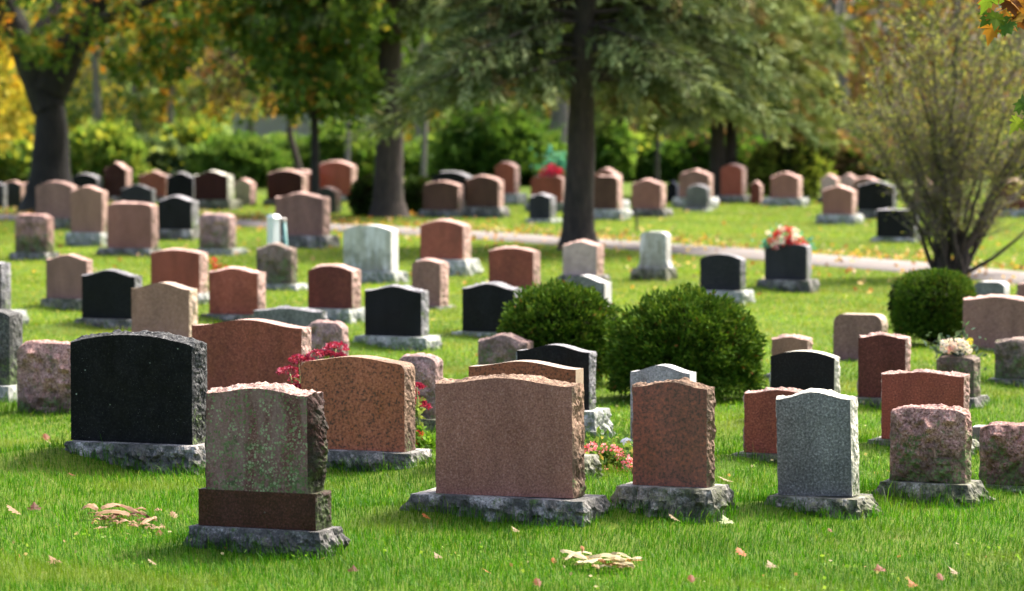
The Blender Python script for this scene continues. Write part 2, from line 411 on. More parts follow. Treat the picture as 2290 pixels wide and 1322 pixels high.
# ---- front row
S('mossy', 'lichen-covered red headstone on a polished dark red plinth, nearest the camera', 'mos', 460, 688, 713, 885, 862, 1103, 1236, (413, 766), edge='moss_shade_rock', bm='d', flare=-.045, lit_topmat='pinkrock',  # top edge coloured pink as if sunlit, against the shade-darkened side
  plinth=(441, 705, 742, 1100, 1183), amp=.022, t=.2, taper=.01, tilt=0.)
S('black', 'large weathered black headstone with chipped rocky top left of the lichen-covered one', 'blkw', 157, 430, 465, 770, 742, 990, 1046, (143, 500), prof='arc', edge='blackrock', bm='g', amp=.019, bamp=.05, splay=.0)
S('tan', 'copper speckled headstone with smooth polished rounded top beside the red sedum', 'tan', 672, 905, 930, 812, 799, 1007, 1050, (640, 970), edge='tan_shade_rock', top='smooth', corner=.05, amp=.012, bamp=.04)
S('main', 'wide brown headstone at the front centre on a long low grey base', 'brn', 973, 1281, 1309, 862, 839, 1110, 1166, (912, 1360), edge='tan_shade_rock', amp=.017, tilt=-.5, taper=.003)
S('narrow', 'narrow brown speckled headstone on a thick mossy base at front right of centre', 'narrow', 1414, 1581, 1599, 868, 847, 1088, 1158, (1375, 1637), edge='tan_shade_rock', bm='m', amp=.019, bamp=.045, splay=.02)
S('grey', 'leaning grey headstone with white-edged wavy top in the front row', 'gry', 1739, 1906, 1923, 894, 873, 1110, 1150, (1716, 1962), edge='palerock', bm='m', amp=.012, tilt=-1.6, bamp=.04, splay=.015)
S('roughpink', 'rough hewn pink headstone on a mossy base right of the leaning grey one', 'pkr', 1990, 2157, 2170, 926, 914, 1078, 1124, (1970, 2203), prof='flat', rough=.05, bm='m', taper=.02, bamp=.04, splay=.015)
S('roughedge', 'rough rose granite block cut by the right edge of the photo', 'pkr', 2190, 2345, 2360, 964, 952, 1085, 1096, (2180, 2375), prof='flat', rough=.05, bm='m')
S('roughleft', 'rough mossy pink block half hidden behind the large black headstone', 'pkr', 38, 190, 200, 785, 768, 925, 926, None, prof='rnd', rough=.05)
S('greyleft', 'rough dark grey headstone on a white base at the left edge', 'dgrr', -110, 22, 52, 706, 696, 860, 887, (-120, 62), prof='flat', rough=.03, bm='l')
S('blackleft', 'black headstone with grey rocky side cut by the left edge', 'blk', -110, 2, 25, 590, 577, 695, 738, (-130, 58), edge='greyrock', bm='l')
S('bigred', 'wide red headstone with long wavy top behind the large black one', 'red', 428, 675, 697, 732, 716, 888, 925, (405, 730), edge='pinkrock', top='smooth', amp=.018)
S('rosebehind', 'rough rose headstone behind the red sedum flowers', 'pkr2', 688, 765, 779, 735, 722, 850, 862, (675, 795), prof='rnd', rough=.04, bm='g')
S('rosesedum', 'rough rose headstone between the copper speckled and the wide brown ones', 'pkr2', 888, 975, 992, 812, 797, 935, 962, (880, 1010), prof='rnd', rough=.04, bm='m')
S('brownhid', 'brown speckled headstone with smooth wavy top peeking over the wide brown one', 'tan', 1047, 1287, 1305, 824, 809, 1018, 1062, (1020, 1340), edge='polpink', top='smooth', side='smooth', bm='m', taper=.015)
S('blackmid', 'black headstone with smooth wavy top in front of the round yew', 'blk', 1155, 1318, 1331, 787, 772, 915, 972, (1120, 1367), edge='greyrock', top='smooth', bm='l')
S('rosemid', 'small rough rose headstone in front of the left round yew', 'pkr2', 1068, 1180, 1191, 765, 750, 848, 866, (1055, 1205), prof='serp', rough=.03)
S('lgrey', 'weathered light grey headstone with dark streaks behind the narrow brown one', 'lgr', 1409, 1542, 1556, 834, 818, 1012, 1022, (1395, 1570), edge='polpale', top='smooth', side='smooth')
S('redright', 'red headstone partly hidden by the leaning grey one', 'red', 1663, 1822, 1836, 882, 867, 1015, 1034, (1637, 1850), edge='pinkrock', bm='m')
S('blackright', 'black headstone with smooth curved top right of the big yew', 'blk', 1722, 1866, 1877, 800, 786, 925, 950, (1705, 1890), prof='arc', edge='palerock', top='smooth')
S('brownsmall', 'small brown headstone showing just above the black one at right', 'bge', 1725, 1806, 1814, 760, 749, 838, 851, (1705, 1830))
S('mauveround', 'mauve headstone with rounded top corners left of the clipped yew', 'mauve', 1863, 1972, 1985, 704, 703, 805, 810, (1855, 1992), prof='none', top='smooth', edge='polpink', taper=.02, corner=.085, lod=2)
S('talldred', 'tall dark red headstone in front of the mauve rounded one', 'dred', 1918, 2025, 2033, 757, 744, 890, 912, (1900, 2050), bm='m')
S('widedred', 'wide dark red headstone behind the rough hewn pink one', 'red', 1970, 2155, 2166, 840, 827, 985, 1012, (1942, 2190), bm='m')
S('flowerpot', 'short mossy pink marker carrying a pot of pale flowers', 'brr', 2093, 2178, 2193, 806, 800, 888, 905, (2085, 2210), prof='flat', rough=.02, taper=.02)
S('roughr2', 'rough brown headstone at the right edge near the flower pot marker', 'brr', 2224, 2325, 2338, 768, 759, 848, 858, (2215, 2345), rough=.03)
S('wideright', 'wide mauve headstone beside the clipped yew at the right edge', 'mauve', 2153, 2300, 2318, 672, 660, 780, 790, (2150, 2330), taper=.015)
S('greyright', 'small grey headstone just below the many-stemmed shrub', 'gry', 2176, 2246, 2258, 640, 631, 690, 702, (2165, 2272), prof='flat', edge='polpale', top='smooth')
S('edgebrown', 'small brown headstone low behind the wide mauve one at the far right edge', 'mauve', 2274, 2330, 2340, 636, 630, 680, 692, (2265, 2350))
S('lowslab', 'low blank grey grave slab beside the two rough pink blocks', 'lgr', 2173, 2250, 2262, 957, 954, 992, 1002, None, prof='flat', edge='polpale', rough=0, amp=.006, cat='grave marker')
# ---- middle rows
S('greywide', 'wide grey headstone peeking above the wide red wavy one', 'gry', 567, 718, 729, 697, 686, 775, 800, (550, 750), edge='greyrock')
S('tanpink', 'tan headstone with smooth wavy top behind the large black one', 'bge', 294, 424, 443, 647, 633, 760, 790, (275, 465), edge='polpink', top='smooth')
S('blackl', 'black headstone with grey rocky edge left of the tan one', 'blk', 183, 302, 319, 618, 601, 713, 741, (165, 340), edge='greyrock')
S('pinkl', 'pink brown headstone left of the black one on a mossy base', 'mauve', 103, 195, 208, 582, 567, 668, 699, (87, 225), bm='m')
S('dredl', 'dark red headstone directly behind the smooth tan one', 'red', 337, 447, 466, 567, 556, 655, 682, (325, 475), prof='arc', bm='l')
S('redbrl', 'red headstone on a mossy base behind the wide red wavy one', 'red', 467, 577, 595, 610, 597, 703, 728, (445, 610))
S('rosepost', 'rough brown headstone with a white post standing behind it', 'brr', 573, 652, 665, 558, 546, 635, 651, (565, 690), rough=.03, taper=.02, bm='l')
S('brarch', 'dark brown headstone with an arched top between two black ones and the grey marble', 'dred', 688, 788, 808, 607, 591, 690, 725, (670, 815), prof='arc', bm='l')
S('blackc', 'black headstone on a long pale base in the middle of the lawn', 'blk', 815, 943, 960, 652, 637, 752, 786, (790, 988), edge='greyrock', bm='l')
S('marble', 'weathered white marble headstone streaked with grey', 'mbl', 768, 875, 891, 516, 504, 608, 634, (765, 910), prof='arc', edge='polpale', bm='l', top='smooth', side='smooth')
S('redarch', 'red headstone with arched top on a tall pale base', 'red', 939, 1036, 1054, 506, 491, 580, 617, (930, 1073), prof='arc', bm='l')
S('rednar', 'narrow red headstone right of the middle black one', 'mauve', 920, 985, 1004, 590, 579, 685, 693, (915, 1012), prof='arc')
S('blackc2', 'black headstone left of the round yew bush', 'blk', 1033, 1150, 1171, 647, 631, 743, 761, (1008, 1190), edge='greyrock', bm='l')
S('redc', 'red headstone behind the left round yew near the lane', 'red', 1092, 1193, 1209, 563, 552, 645, 668, (1080, 1225), prof='arc')
S('palepink', 'pale pink headstone at the foot of the spruce beside the lane', 'pale', 1258, 1335, 1351, 549, 537, 616, 634, (1250, 1362))
S('greyarch', 'grey headstone with white wavy edge behind the left round yew', 'gry', 1247, 1352, 1368, 632, 617, 708, 722, (1240, 1380), edge='polpale', top='smooth', side='smooth')
S('tabmarble', 'small white marble tablet with flared foot beside the lane', 'mbl', 1431, 1490, 1501, 528, 519, 600, 628, (1412, 1513), prof='rnd', edge='polpale', top='smooth', side='smooth', flare=.04, bm='m')
S('charc', 'charcoal headstone on a pale mossy base right of the marble tablet', 'dgr', 1565, 1656, 1668, 580, 569, 650, 683, (1560, 1687), prof='arc', edge='greyrock', bm='l', top='smooth')
S('charcfl', 'charcoal headstone topped with a red and white flower arrangement', 'dgr', 1710, 1804, 1815, 552, 547, 626, 656, (1693, 1833), prof='flat', edge='greyrock', bm='g', top='smooth', side='smooth')
# ---- far rows, beyond the lane
FR = dict(lod=0, amp=.018)
S('f1', 'black headstone half hidden by the many-stemmed shrub nearest the lane', 'blk', 1960, 2045, 2056, 472, 467, 531, 543, (1948, 2064), prof='flat', edge='greyrock', bm='l', **FR)
S('f2', 'black headstone with peaked top behind the brown one beyond the lane at right', 'blk', 1919, 1997, 2006, 417, 404, 470, 490, (1908, 2020), prof='peak', edge='greyrock', **FR)
S('f3', 'brown headstone with peaked top on a pale base in front of the taller black one', 'brn', 1838, 1906, 1918, 428, 414, 480, 502, (1825, 1930), prof='peak', bm='l', **FR)
S('f4', 'brown headstone with peaked top in front of the round bush', 'brn', 1723, 1785, 1797, 398, 384, 443, 462, (1707, 1809), prof='peak', bm='l', **FR)
S('f5', 'pink headstone half hidden left behind the brown peaked one', 'pale', 1835, 1870, 1879, 400, 389, 440, 455, (1828, 1886), **FR)
S('f6', 'pink headstone in the back row between the brown peaked and black ones', 'pale', 1880, 1910, 1918, 397, 388, 438, 452, (1872, 1922), **FR)
S('f7', 'brown headstone peeking over the black peaked one at right', 'mauve', 1907, 1962, 1970, 406, 394, 450, 466, (1900, 1980), prof='peak', **FR)
S('f8', 'tall red headstone in the back row under the right spruce', 'red', 1611, 1660, 1670, 378, 366, 437, 455, (1600, 1682), prof='arc', **FR)
S('f9', 'pinkish headstone with peaked top behind the small grey marker', 'mauve', 1518, 1585, 1597, 392, 378, 442, 466, (1505, 1606), prof='peak', bm='l', **FR)
S('f10', 'small grey headstone standing before the pinkish peaked one', 'gry', 1535, 1582, 1589, 424, 412, 466, 473, (1528, 1596), prof='arc', edge='greyrock', bm='l', **FR)
S('f11', 'brown headstone beyond the lane right of the nearer spruce', 'brn', 1412, 1478, 1492, 412, 400, 467, 486, (1412, 1503), bm='g', **FR)
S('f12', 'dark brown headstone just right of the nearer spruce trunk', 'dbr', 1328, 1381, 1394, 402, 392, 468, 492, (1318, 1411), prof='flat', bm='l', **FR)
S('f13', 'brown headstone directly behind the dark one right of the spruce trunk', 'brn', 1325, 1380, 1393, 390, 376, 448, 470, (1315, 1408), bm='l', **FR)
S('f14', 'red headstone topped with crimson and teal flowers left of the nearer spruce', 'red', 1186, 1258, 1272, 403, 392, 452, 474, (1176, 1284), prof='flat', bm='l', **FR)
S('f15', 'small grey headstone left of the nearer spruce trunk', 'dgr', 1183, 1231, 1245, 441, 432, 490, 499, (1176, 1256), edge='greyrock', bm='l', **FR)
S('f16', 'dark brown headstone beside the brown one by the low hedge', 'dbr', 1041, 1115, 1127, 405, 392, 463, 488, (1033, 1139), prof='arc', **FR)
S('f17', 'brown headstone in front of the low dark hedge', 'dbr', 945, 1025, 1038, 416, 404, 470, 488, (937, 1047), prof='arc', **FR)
S('f18', 'black headstone with pale rounded rim behind the brown one', 'blk', 962, 1045, 1058, 396, 382, 450, 468, (952, 1068), prof='arc', edge='greyrock', **FR)
S('f19', 'tall red headstone in the back row behind the dark brown one', 'red', 1106, 1151, 1164, 375, 361, 433, 456, (1098, 1178), prof='arc', bm='l', **FR)
S('f20', 'red headstone in the back row left of the left spruce trunk', 'red', 710, 786, 805, 372, 359, 437, 452, (700, 818), prof='arc', bm='l', **FR)
S('f21', 'low near black headstone behind the wide mauve one', 'dol', 705, 750, 766, 431, 418, 468, 478, None, prof='arc', edge='moss_shade_rock', **FR)
S('f22', 'wide mauve headstone on a grey base at the lane edge', 'mauve', 615, 723, 739, 443, 430, 527, 557, (600, 758), bm='g', **FR)
S('f23', 'dark red headstone in the back row behind the wide mauve one', 'dred_shaded', 597, 676, 693, 392, 379, 446, 461, (588, 700), prof='arc', **FR)
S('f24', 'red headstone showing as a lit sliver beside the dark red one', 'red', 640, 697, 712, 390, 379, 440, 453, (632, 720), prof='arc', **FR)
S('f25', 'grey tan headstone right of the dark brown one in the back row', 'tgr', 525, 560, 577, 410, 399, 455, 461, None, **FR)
S('f26', 'dark brown headstone with pale side between black and tan ones', 'dred_shaded', 435, 509, 526, 393, 381, 447, 470, (425, 538), edge='palerock', bm='m', **FR)
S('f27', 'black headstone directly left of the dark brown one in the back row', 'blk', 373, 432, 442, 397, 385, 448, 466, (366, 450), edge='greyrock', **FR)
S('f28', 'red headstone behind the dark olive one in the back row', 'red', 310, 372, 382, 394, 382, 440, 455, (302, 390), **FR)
S('f29', 'tall narrow dark red headstone near the left maple', 'dred_shaded', 232, 282, 295, 378, 362, 440, 454, (224, 303), **FR)
S('f30', 'black headstone with grey rim beside the maple trunk', 'blk', 157, 217, 230, 400, 387, 440, 454, (150, 238), prof='arc', edge='greyrock', **FR)
S('f31', 'dark olive grey headstone before the tall narrow dark red one', 'dol', 271, 340, 348, 424, 411, 465, 478, (262, 356), edge='greyrock', bm='m', **FR)
S('f32', 'blue black headstone on a grey base behind the brown one', 'blk', 353, 429, 445, 450, 437, 513, 538, (345, 452), edge='greyrock', **FR)
S('f33', 'rough pink headstone on a pale low base near the lane', 'pkr2', 446, 512, 528, 487, 480, 556, 572, (440, 549), prof='flat', rough=.04, taper=.02, bm='l', **FR)
S('f34', 'brown headstone with bright pink rocky rim left of the blue black one', 'brn', 240, 339, 354, 462, 452, 555, 574, (217, 362), prof='flat', taper=.02, **FR)
S('f35', 'tan brown headstone on a pale base in front of the mauve one', 'bge', 158, 229, 242, 428, 415, 520, 551, (146, 250), bm='l', **FR)
S('f36', 'mauve headstone on a mossy base at the foot of the left maple', 'mauve', 80, 162, 176, 419, 404, 488, 514, (72, 185), bm='m', prof='arc', **FR)
S('f37', 'rough pink headstone at the far left with a bright top', 'pkr', 34, 106, 121, 489, 481, 565, 583, (22, 128), prof='flat', rough=.04, taper=.02, **FR)
S('f38', 'dark mossy headstone near the left edge behind the maple', 'dol', 8, 46, 56, 412, 403, 455, 466, None, edge='pinkrock', **FR)
S('f39', 'dark red headstone half hidden by the maple trunk', 'dred_shaded', 52, 95, 105, 412, 402, 450, 464, (45, 112), **FR)
S('f40', 'slate grey headstone cut by the left edge in the back row', 'dgr', -35, 7, 16, 414, 405, 455, 468, None, edge='greyrock', **FR)
S('f41', 'small pale grey headstone behind the left spruce trunk', 'brr', 868, 905, 917, 410, 400, 462, 474, (862, 925), rough=.03, **FR)
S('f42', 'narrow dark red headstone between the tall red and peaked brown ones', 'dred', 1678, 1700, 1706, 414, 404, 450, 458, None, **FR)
S('f43', 'dark headstone right of the brown one beyond the lane', 'blk', 1490, 1513, 1520, 414, 404, 442, 452, None, edge='greyrock', **FR)
S('f44', 'pink brown headstone seen through the many-stemmed shrub', 'mauve', 2040, 2098, 2110, 414, 402, 452, 468, (2032, 2118), **FR)
S('f45', 'brown headstone right of the many-stemmed shrub in the back row', 'dred', 2232, 2300, 2312, 412, 400, 468, 486, (2222, 2326), bm='l', **FR)

# ------------------------------------------------------------------ ground, lane
def ground():
    m, nt, out = newmat('lawn_soil_and_turf'); N = NT(nt); vec, obj, _ = N.coords(False)
    c = N.mix(N.noise(vec, .5, 4, .6, .35, .65), (.085, .150, .014), (.150, .190, .022))
    c = N.mix(N.noise(vec, 40, 4, .7, .3, .7), tuple(x * .55 for x in (.085, .15, .014)), c)
    c = N.mix(N.math('MULTIPLY', N.noise(vec, 3.1, 5, .7, .58, .72), .45), c, (.17, .12, .045))
    b = N.n('BsdfPrincipled'); N.l(c, b.inputs['Base Color']); b.inputs['Roughness'].default_value = .9
    b.inputs['Specular IOR Level'].default_value = .1
    bp = N.n('Bump'); bp.inputs['Strength'].default_value = .6; bp.inputs['Distance'].default_value = .05
    N.l(N.noise(vec, 30, 4, .7), bp.inputs['Height']); N.l(bp.outputs[0], b.inputs['Normal'])
    N.l(b.outputs[0], out.inputs[0])
    gx = np.concatenate([[-900, -200, -40], np.linspace(-9, 9, 181), [40, 200, 900]]); gy_ = np.concatenate([[-60, 5], np.linspace(16, 46, 301), [60, 90, 200, 1800]])
    X_, Y_ = np.meshgrid(gx, gy_); Z_ = gh(X_.ravel(), Y_.ravel()); nx_ = len(gx)
    mb = MB(); mb.v = list(zip(X_.ravel().tolist(), Y_.ravel().tolist(), Z_.tolist()))
    mb.f = [(j * nx_ + i, j * nx_ + i + 1, (j + 1) * nx_ + i + 1, (j + 1) * nx_ + i) for j in range(len(gy_) - 1) for i in range(nx_ - 1)]; mb.m = [0] * len(mb.f)
    o = mb.build('lawn', m, smooth=True); tag(o, kind='structure')
    m2, nt, out = newmat('worn_asphalt_lane'); N = NT(nt); vec, obj, _ = N.coords(False)
    c = N.mix(N.noise(vec, 2.2, 6, .7, .3, .7), (.15, .128, .113), (.22, .195, .175))
    c = N.mix(N.noise(vec, 70, 2, .6, .35, .65), tuple(x * .8 for x in (.15, .128, .113)), c)
    b = N.n('BsdfPrincipled'); N.l(c, b.inputs['Base Color']); b.inputs['Roughness'].default_value = .9; N.l(b.outputs[0], out.inputs[0])
    up = [(-700, 472), (-200, 480), (200, 485), (525, 493), (740, 504), (900, 511), (1100, 522), (1250, 533), (1420, 543), (1550, 552), (1700, 561), (1830, 572), (2060, 590), (2290, 612), (2700, 655)]
    lo = [(-700, 484), (-200, 493), (200, 500), (525, 511), (740, 523), (900, 532), (1100, 546), (1250, 557), (1420, 569), (1550, 580), (1700, 592), (1830, 605), (2060, 624), (2290, 650), (2700, 700)]
    lo = [(a[0], b[1] - .30 * (b[1] - a[1])) for a, b in zip(up, lo)]; up = [(a[0], a[1] + 1) for a in up]
    U = [gp(*p) for p in up]; L = [gp(*p) for p in lo]
    mb = MB(); vs = []
    for a, b_ in zip(U, L):
        for z, p in ((0.0, a), (.03, a + (b_ - a) * .03), (.05, (a + b_) / 2), (.03, b_ + (a - b_) * .03), (0.0, b_)): vs.append((p.x, p.y, z + .004))
    fs = [(i * 5 + k, (i + 1) * 5 + k, (i + 1) * 5 + k + 1, i * 5 + k + 1) for i in range(len(U) - 1) for k in range(4)]
    mb.add(vs, fs); o = mb.build('lane', m2, smooth=True); fixnormals(o); tag(o, kind='structure')
    return U, L
LU, LL = None, None
def on_lane(x, y, mar=0.05):
    yu = np.interp(x, lux[:, 0], lux[:, 1]); yl = np.interp(x, llx[:, 0], llx[:, 1])
    return (y < yu + mar) & (y > yl - mar)
def in_foot(x, y, mar=0.):
    bad = np.zeros(len(x), bool)
    for cx, cy, a, hw, hd in FOOT:
        hw = hw + mar; hd = hd + mar
        dx = x - cx; dy = y - cy; m = (np.abs(dx) < hw + hd) & (np.abs(dy) < hw + hd)
        if not m.any(): continue
        u = dx * math.cos(a) + dy * math.sin(a); v = -dx * math.sin(a) + dy * math.cos(a)
        bad |= m & (np.abs(u) < hw) & (np.abs(v) < hd)
    return bad
def vnoise(x, y, sc, seed=0):
    out = np.zeros(len(x)); r = np.random.default_rng(seed)
    for _ in range(6):
        k = r.normal(size=2) * sc; out += np.sin(x * k[0] + y * k[1] + r.random() * 6.28)
    return out / 6
MOUND = []
for key, (root_, zt_, w_, tt_, Y_, c_) in STONES.items():
    bs = [ch for ch in root_.children if ch.name.startswith('base')]
    if Y_ < 46 and bs:
        hb_ = max(v.co.z for v in bs[0].data.vertices); L_ = bs[0].dimensions.x
        xs_ = [v.co.x for v in bs[0].data.vertices]; L_ = max(xs_) - min(xs_)
        A_ = min(hb_ * .72, {'black': .16, 'main': .07, 'mossy': .03}.get(key, .075)); a_ = root_.rotation_euler.z
        ux, uy = math.cos(a_), math.sin(a_)
        MOUND.append((c_.x - ux * L_ * .5, c_.y - uy * L_ * .5 - .12, ux, uy, A_, L_ * .42))
def gh(x, y):
    z = np.zeros(len(x))
    for mx, my, ux, uy, A_, L_ in MOUND:
        dx = x - mx; dy = y - my; m = (np.abs(dx) < 1.6) & (np.abs(dy) < 1.6)
        if not m.any(): continue
        u = dx[m] * ux + dy[m] * uy; v = -dx[m] * uy + dy[m] * ux
        z[m] = np.maximum(z[m], A_ * np.exp(-(u / np.where(u > 0, L_, L_ * 1.3)) ** 2 - (v / .42) ** 2))
    return z + np.clip((np.abs(x) < 9) * .012 * (vnoise(x, y, 2.4, 71) + .6), 0, 1) * np.clip((46 - y) / 6, 0, 1) * np.clip((y - 16) / 2, 0, 1) * np.clip((9 - np.abs(x)) / 2, 0, 1)
def grass():
    d0, d1 = 17.3, 78.
    Nb = 820000
    d = np.exp(rng.uniform(math.log(d0), math.log(d1), Nb))   # equal screen density
    d = np.where(d > 50, d0 + (d - d0) * 1.0, d)
    x = rng.uniform(-1, 1, Nb) * (d * .1345 + 1.2)
    keep = ~in_foot(x, d) & ~on_lane(x, d); x = x[keep]; d = d[keep]; n = len(x)
    tuft = vnoise(x, d, 2.2, 3) + .8 * vnoise(x, d, 7., 5)
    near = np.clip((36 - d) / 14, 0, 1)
    h = (.028 + .018 * near) * (1 + .35 * tuft) * rng.uniform(.5, 1.35, n) + .0
    h = np.where(in_foot(x, d, .10), h * 1.75, h)
    h = np.maximum(h, .015)
    long_ = rng.random(n) < .035; h[long_] *= 1.7
    w = .0026 * (d / 20) ** .95 * rng.uniform(.7, 1.4, n)
    az = rng.uniform(0, 2 * math.pi, n) ; lean = rng.gamma(1.8, .36, n)
    lx = np.cos(az) * lean * h + .3 * h * vnoise(x, d, 1.1, 9); ly = np.sin(az) * lean * h + .2 * h * vnoise(x, d, 1.3, 10)
    sa = az + math.pi / 2 + rng.normal(0, .5, n); sx = np.cos(sa) * w * .5; sy = np.sin(sa) * w * .5
    g0 = gh(x, d); z0 = g0 - .004
    P = np.zeros((n, 5, 3), np.float32)
    for k, (f, ww, zz) in enumerate(((0, 1, 0), (0, -1, 0))):
        P[:, k] = np.stack([x + ww * sx, d + ww * sy, z0], 1)
    for k, ww in ((2, -.8), (3, .8)):
        P[:, k] = np.stack([x + ww * sx + lx * .33, d + ww * sy + ly * .33, g0 + h * .62], 1)
    P[:, 4] = np.stack([x + lx, d + ly, g0 + h * np.clip(1.05 - .22 * lean, .4, 1.05)], 1)
    pal = [((.060, .165, .006), 4), ((.090, .215, .008), 4), ((.14, .27, .012), 3), ((.036, .095, .005), 3), ((.17, .26, .03), 1.6), ((.30, .27, .09), .5), ((.42, .44, .22), .25)]
    C = pick(pal, n, .22)
    yel = np.clip((d - 27) / 16, 0, 1)[:, None]          # drier, yellower turf up the lawn
    C = C * (1 - yel) + (C * np.array([1.62, 1.22, 1.25])) * yel
    pat = vnoise(x, d, .9, 21) + .6 * vnoise(x, d, 2.3, 22)
    dry = np.clip(vnoise(x, d, 1.7, 61) + .7 * vnoise(x, d, 4.4, 62) - .22, 0, .5)[:, None]
    C = C * (1 - dry) + np.array([.27, .24, .06]) * dry
    C = C * (1 + .38 * pat[:, None])
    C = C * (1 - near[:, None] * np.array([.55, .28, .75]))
    # 5-vertex blade as quad + tri
    me = bpy.data.meshes.new('grass'); NV = n * 5
    me.vertices.add(NV); me.vertices.foreach_set('co', P.ravel())
    idx = np.arange(n, dtype=np.int32)[:, None] * 5
    loops = np.concatenate([idx + np.array([[0, 1, 2, 3]]), idx + np.array([[3, 2, 4]])], 1).astype(np.int32)
    me.loops.add(n * 7); me.loops.foreach_set('vertex_index', loops.ravel())
    st = (np.arange(n, dtype=np.int32)[:, None] * 7 + np.array([[0, 4]])).astype(np.int32).ravel()
    me.polygons.add(n * 2); me.polygons.foreach_set('loop_start', st)
    me.polygons.foreach_set('loop_total', np.tile(np.array([4, 3], np.int32), n))
    me.polygons.foreach_set('use_smooth', np.ones(n * 2, bool))
    a = me.color_attributes.new('leafcol', 'FLOAT_COLOR', 'POINT')
    cc = np.ones((n, 5, 4), np.float32); cc[:, :, :3] = C[:, None, :]; a.data.foreach_set('color', cc.ravel())
    me.materials.append(M_GRASS); me.update()
    o = link('grass', me); tag(o, kind='stuff'); o['category'] = 'grass'; o['label'] = 'short green lawn grass between the headstones'
LU, LL = ground()
lux = np.array([(p.x, p.y) for p in LU]); llx = np.array([(p.x, p.y) for p in LL])
grass()
def clover():
    n = 5200; y = np.exp(rng.uniform(math.log(18.5), math.log(36), n)); x = rng.uniform(-1, 1, n) * (y * .135 + .4)
    k = (vnoise(x, y, 1.9, 91) + .5 * vnoise(x, y, 5, 92) > .16) & ~in_foot(x, y); x, y = x[k], y[k]; n = len(x)
    P = np.stack([x, y, gh(x, y) + rng.uniform(.018, .05, n)], 1); d = rng.normal(size=(n, 3)); d[:, 2] = np.abs(d[:, 2]) * .5
    L = rng.uniform(.012, .03, n); C = pick([((.13, .26, .03), 3), ((.20, .32, .05), 2), ((.40, .36, .18), .7), ((.30, .20, .09), .5)], n)  # palest scraps also stand in for white glints on the grass
    o = link('clover', mesh_np('clover', leaf_quads(P, d, L, L * .9), 4, np.repeat(C, 4, 0), M_GRASS)); tag(o, 'clover and thatch scraps low in the near lawn', 'weeds', kind='stuff')
clover()

# ------------------------------------------------------------------ foliage builders
G_DK = [((.038, .080, .012), 3), ((.055, .11, .016), 3), ((.085, .145, .022), 2)]
G_MD = [((.070, .135, .020), 3), ((.105, .175, .03), 3), ((.15, .22, .045), 2)]
G_LT = [((.11, .18, .03), 3), ((.17, .24, .04), 3), ((.22, .27, .05), 1)]
G_GRY = [((.060, .095, .038), 3), ((.095, .135, .06), 3), ((.15, .19, .10), 1.2)]
ORG = [((.36, .14, .02), 3), ((.42, .22, .03), 3), ((.33, .10, .015), 1)]
YEL = [((.52, .36, .03), 3), ((.46, .40, .05), 3), ((.36, .34, .05), 2)]
BRN = [((.13, .075, .035), 3), ((.20, .11, .05), 2), ((.09, .06, .035), 2)]
def blend(*a):
    out = []
    for pal, w in a:
        s = sum(p[1] for p in pal); out += [(p[0], p[1] / s * w) for p in pal]
    return out
def clusters_mesh(name, cl, size, mat, parent, flat=.6, up=.0, outward=.5, clump=.35):
    """cl: list of (centre, radius, n, palette). leaves in clumps spread through each cluster"""
    Vs = []; Cs = []
    for c, r, n, pal in cl:
        n = int(n)
        nc = max(3, n // 14); cc = rng.normal(size=(nc, 3)) * r * np.array([.55, .55, .55 * flat])
        k = rng.integers(0, nc, n)
        p = cc[k] + rng.normal(size=(n, 3)) * r * clump * .4
        dr = unit(p) * outward + rng.normal(size=(n, 3)) * .8 + np.array([0, 0, up])
        L = size * rng.uniform(.6, 1.35, n)
        Vs.append(leaf_quads(p + np.array(c), dr, L, L * .62))
        cb = pick(pal, nc, .3)          # clumps share a hue
        Cs.append(np.repeat((cb[k] * .6 + pick(pal, n, .25) * .4), 4, 0))
    me = mesh_np(name, np.concatenate(Vs), 4, np.concatenate(Cs), mat)
    return link(name, me, parent)
def limb(p0, p1, n=6, sag=0., wob=.15):
    p0 = Vector(p0); p1 = Vector(p1); L = (p1 - p0).length; o = []
    for i in range(n + 1):
        f = i / n; p = p0.lerp(p1, f); p.z += sag * math.sin(math.pi * f) * L
        if 0 < i < n: p += Vector((random.uniform(-1, 1), random.uniform(-1, 1), random.uniform(-.4, .4))) * wob * L / n
        o.append(p)
    return o
def taper(n, a, b): return [a + (b - a) * (i / (n)) for i in range(n + 1)]

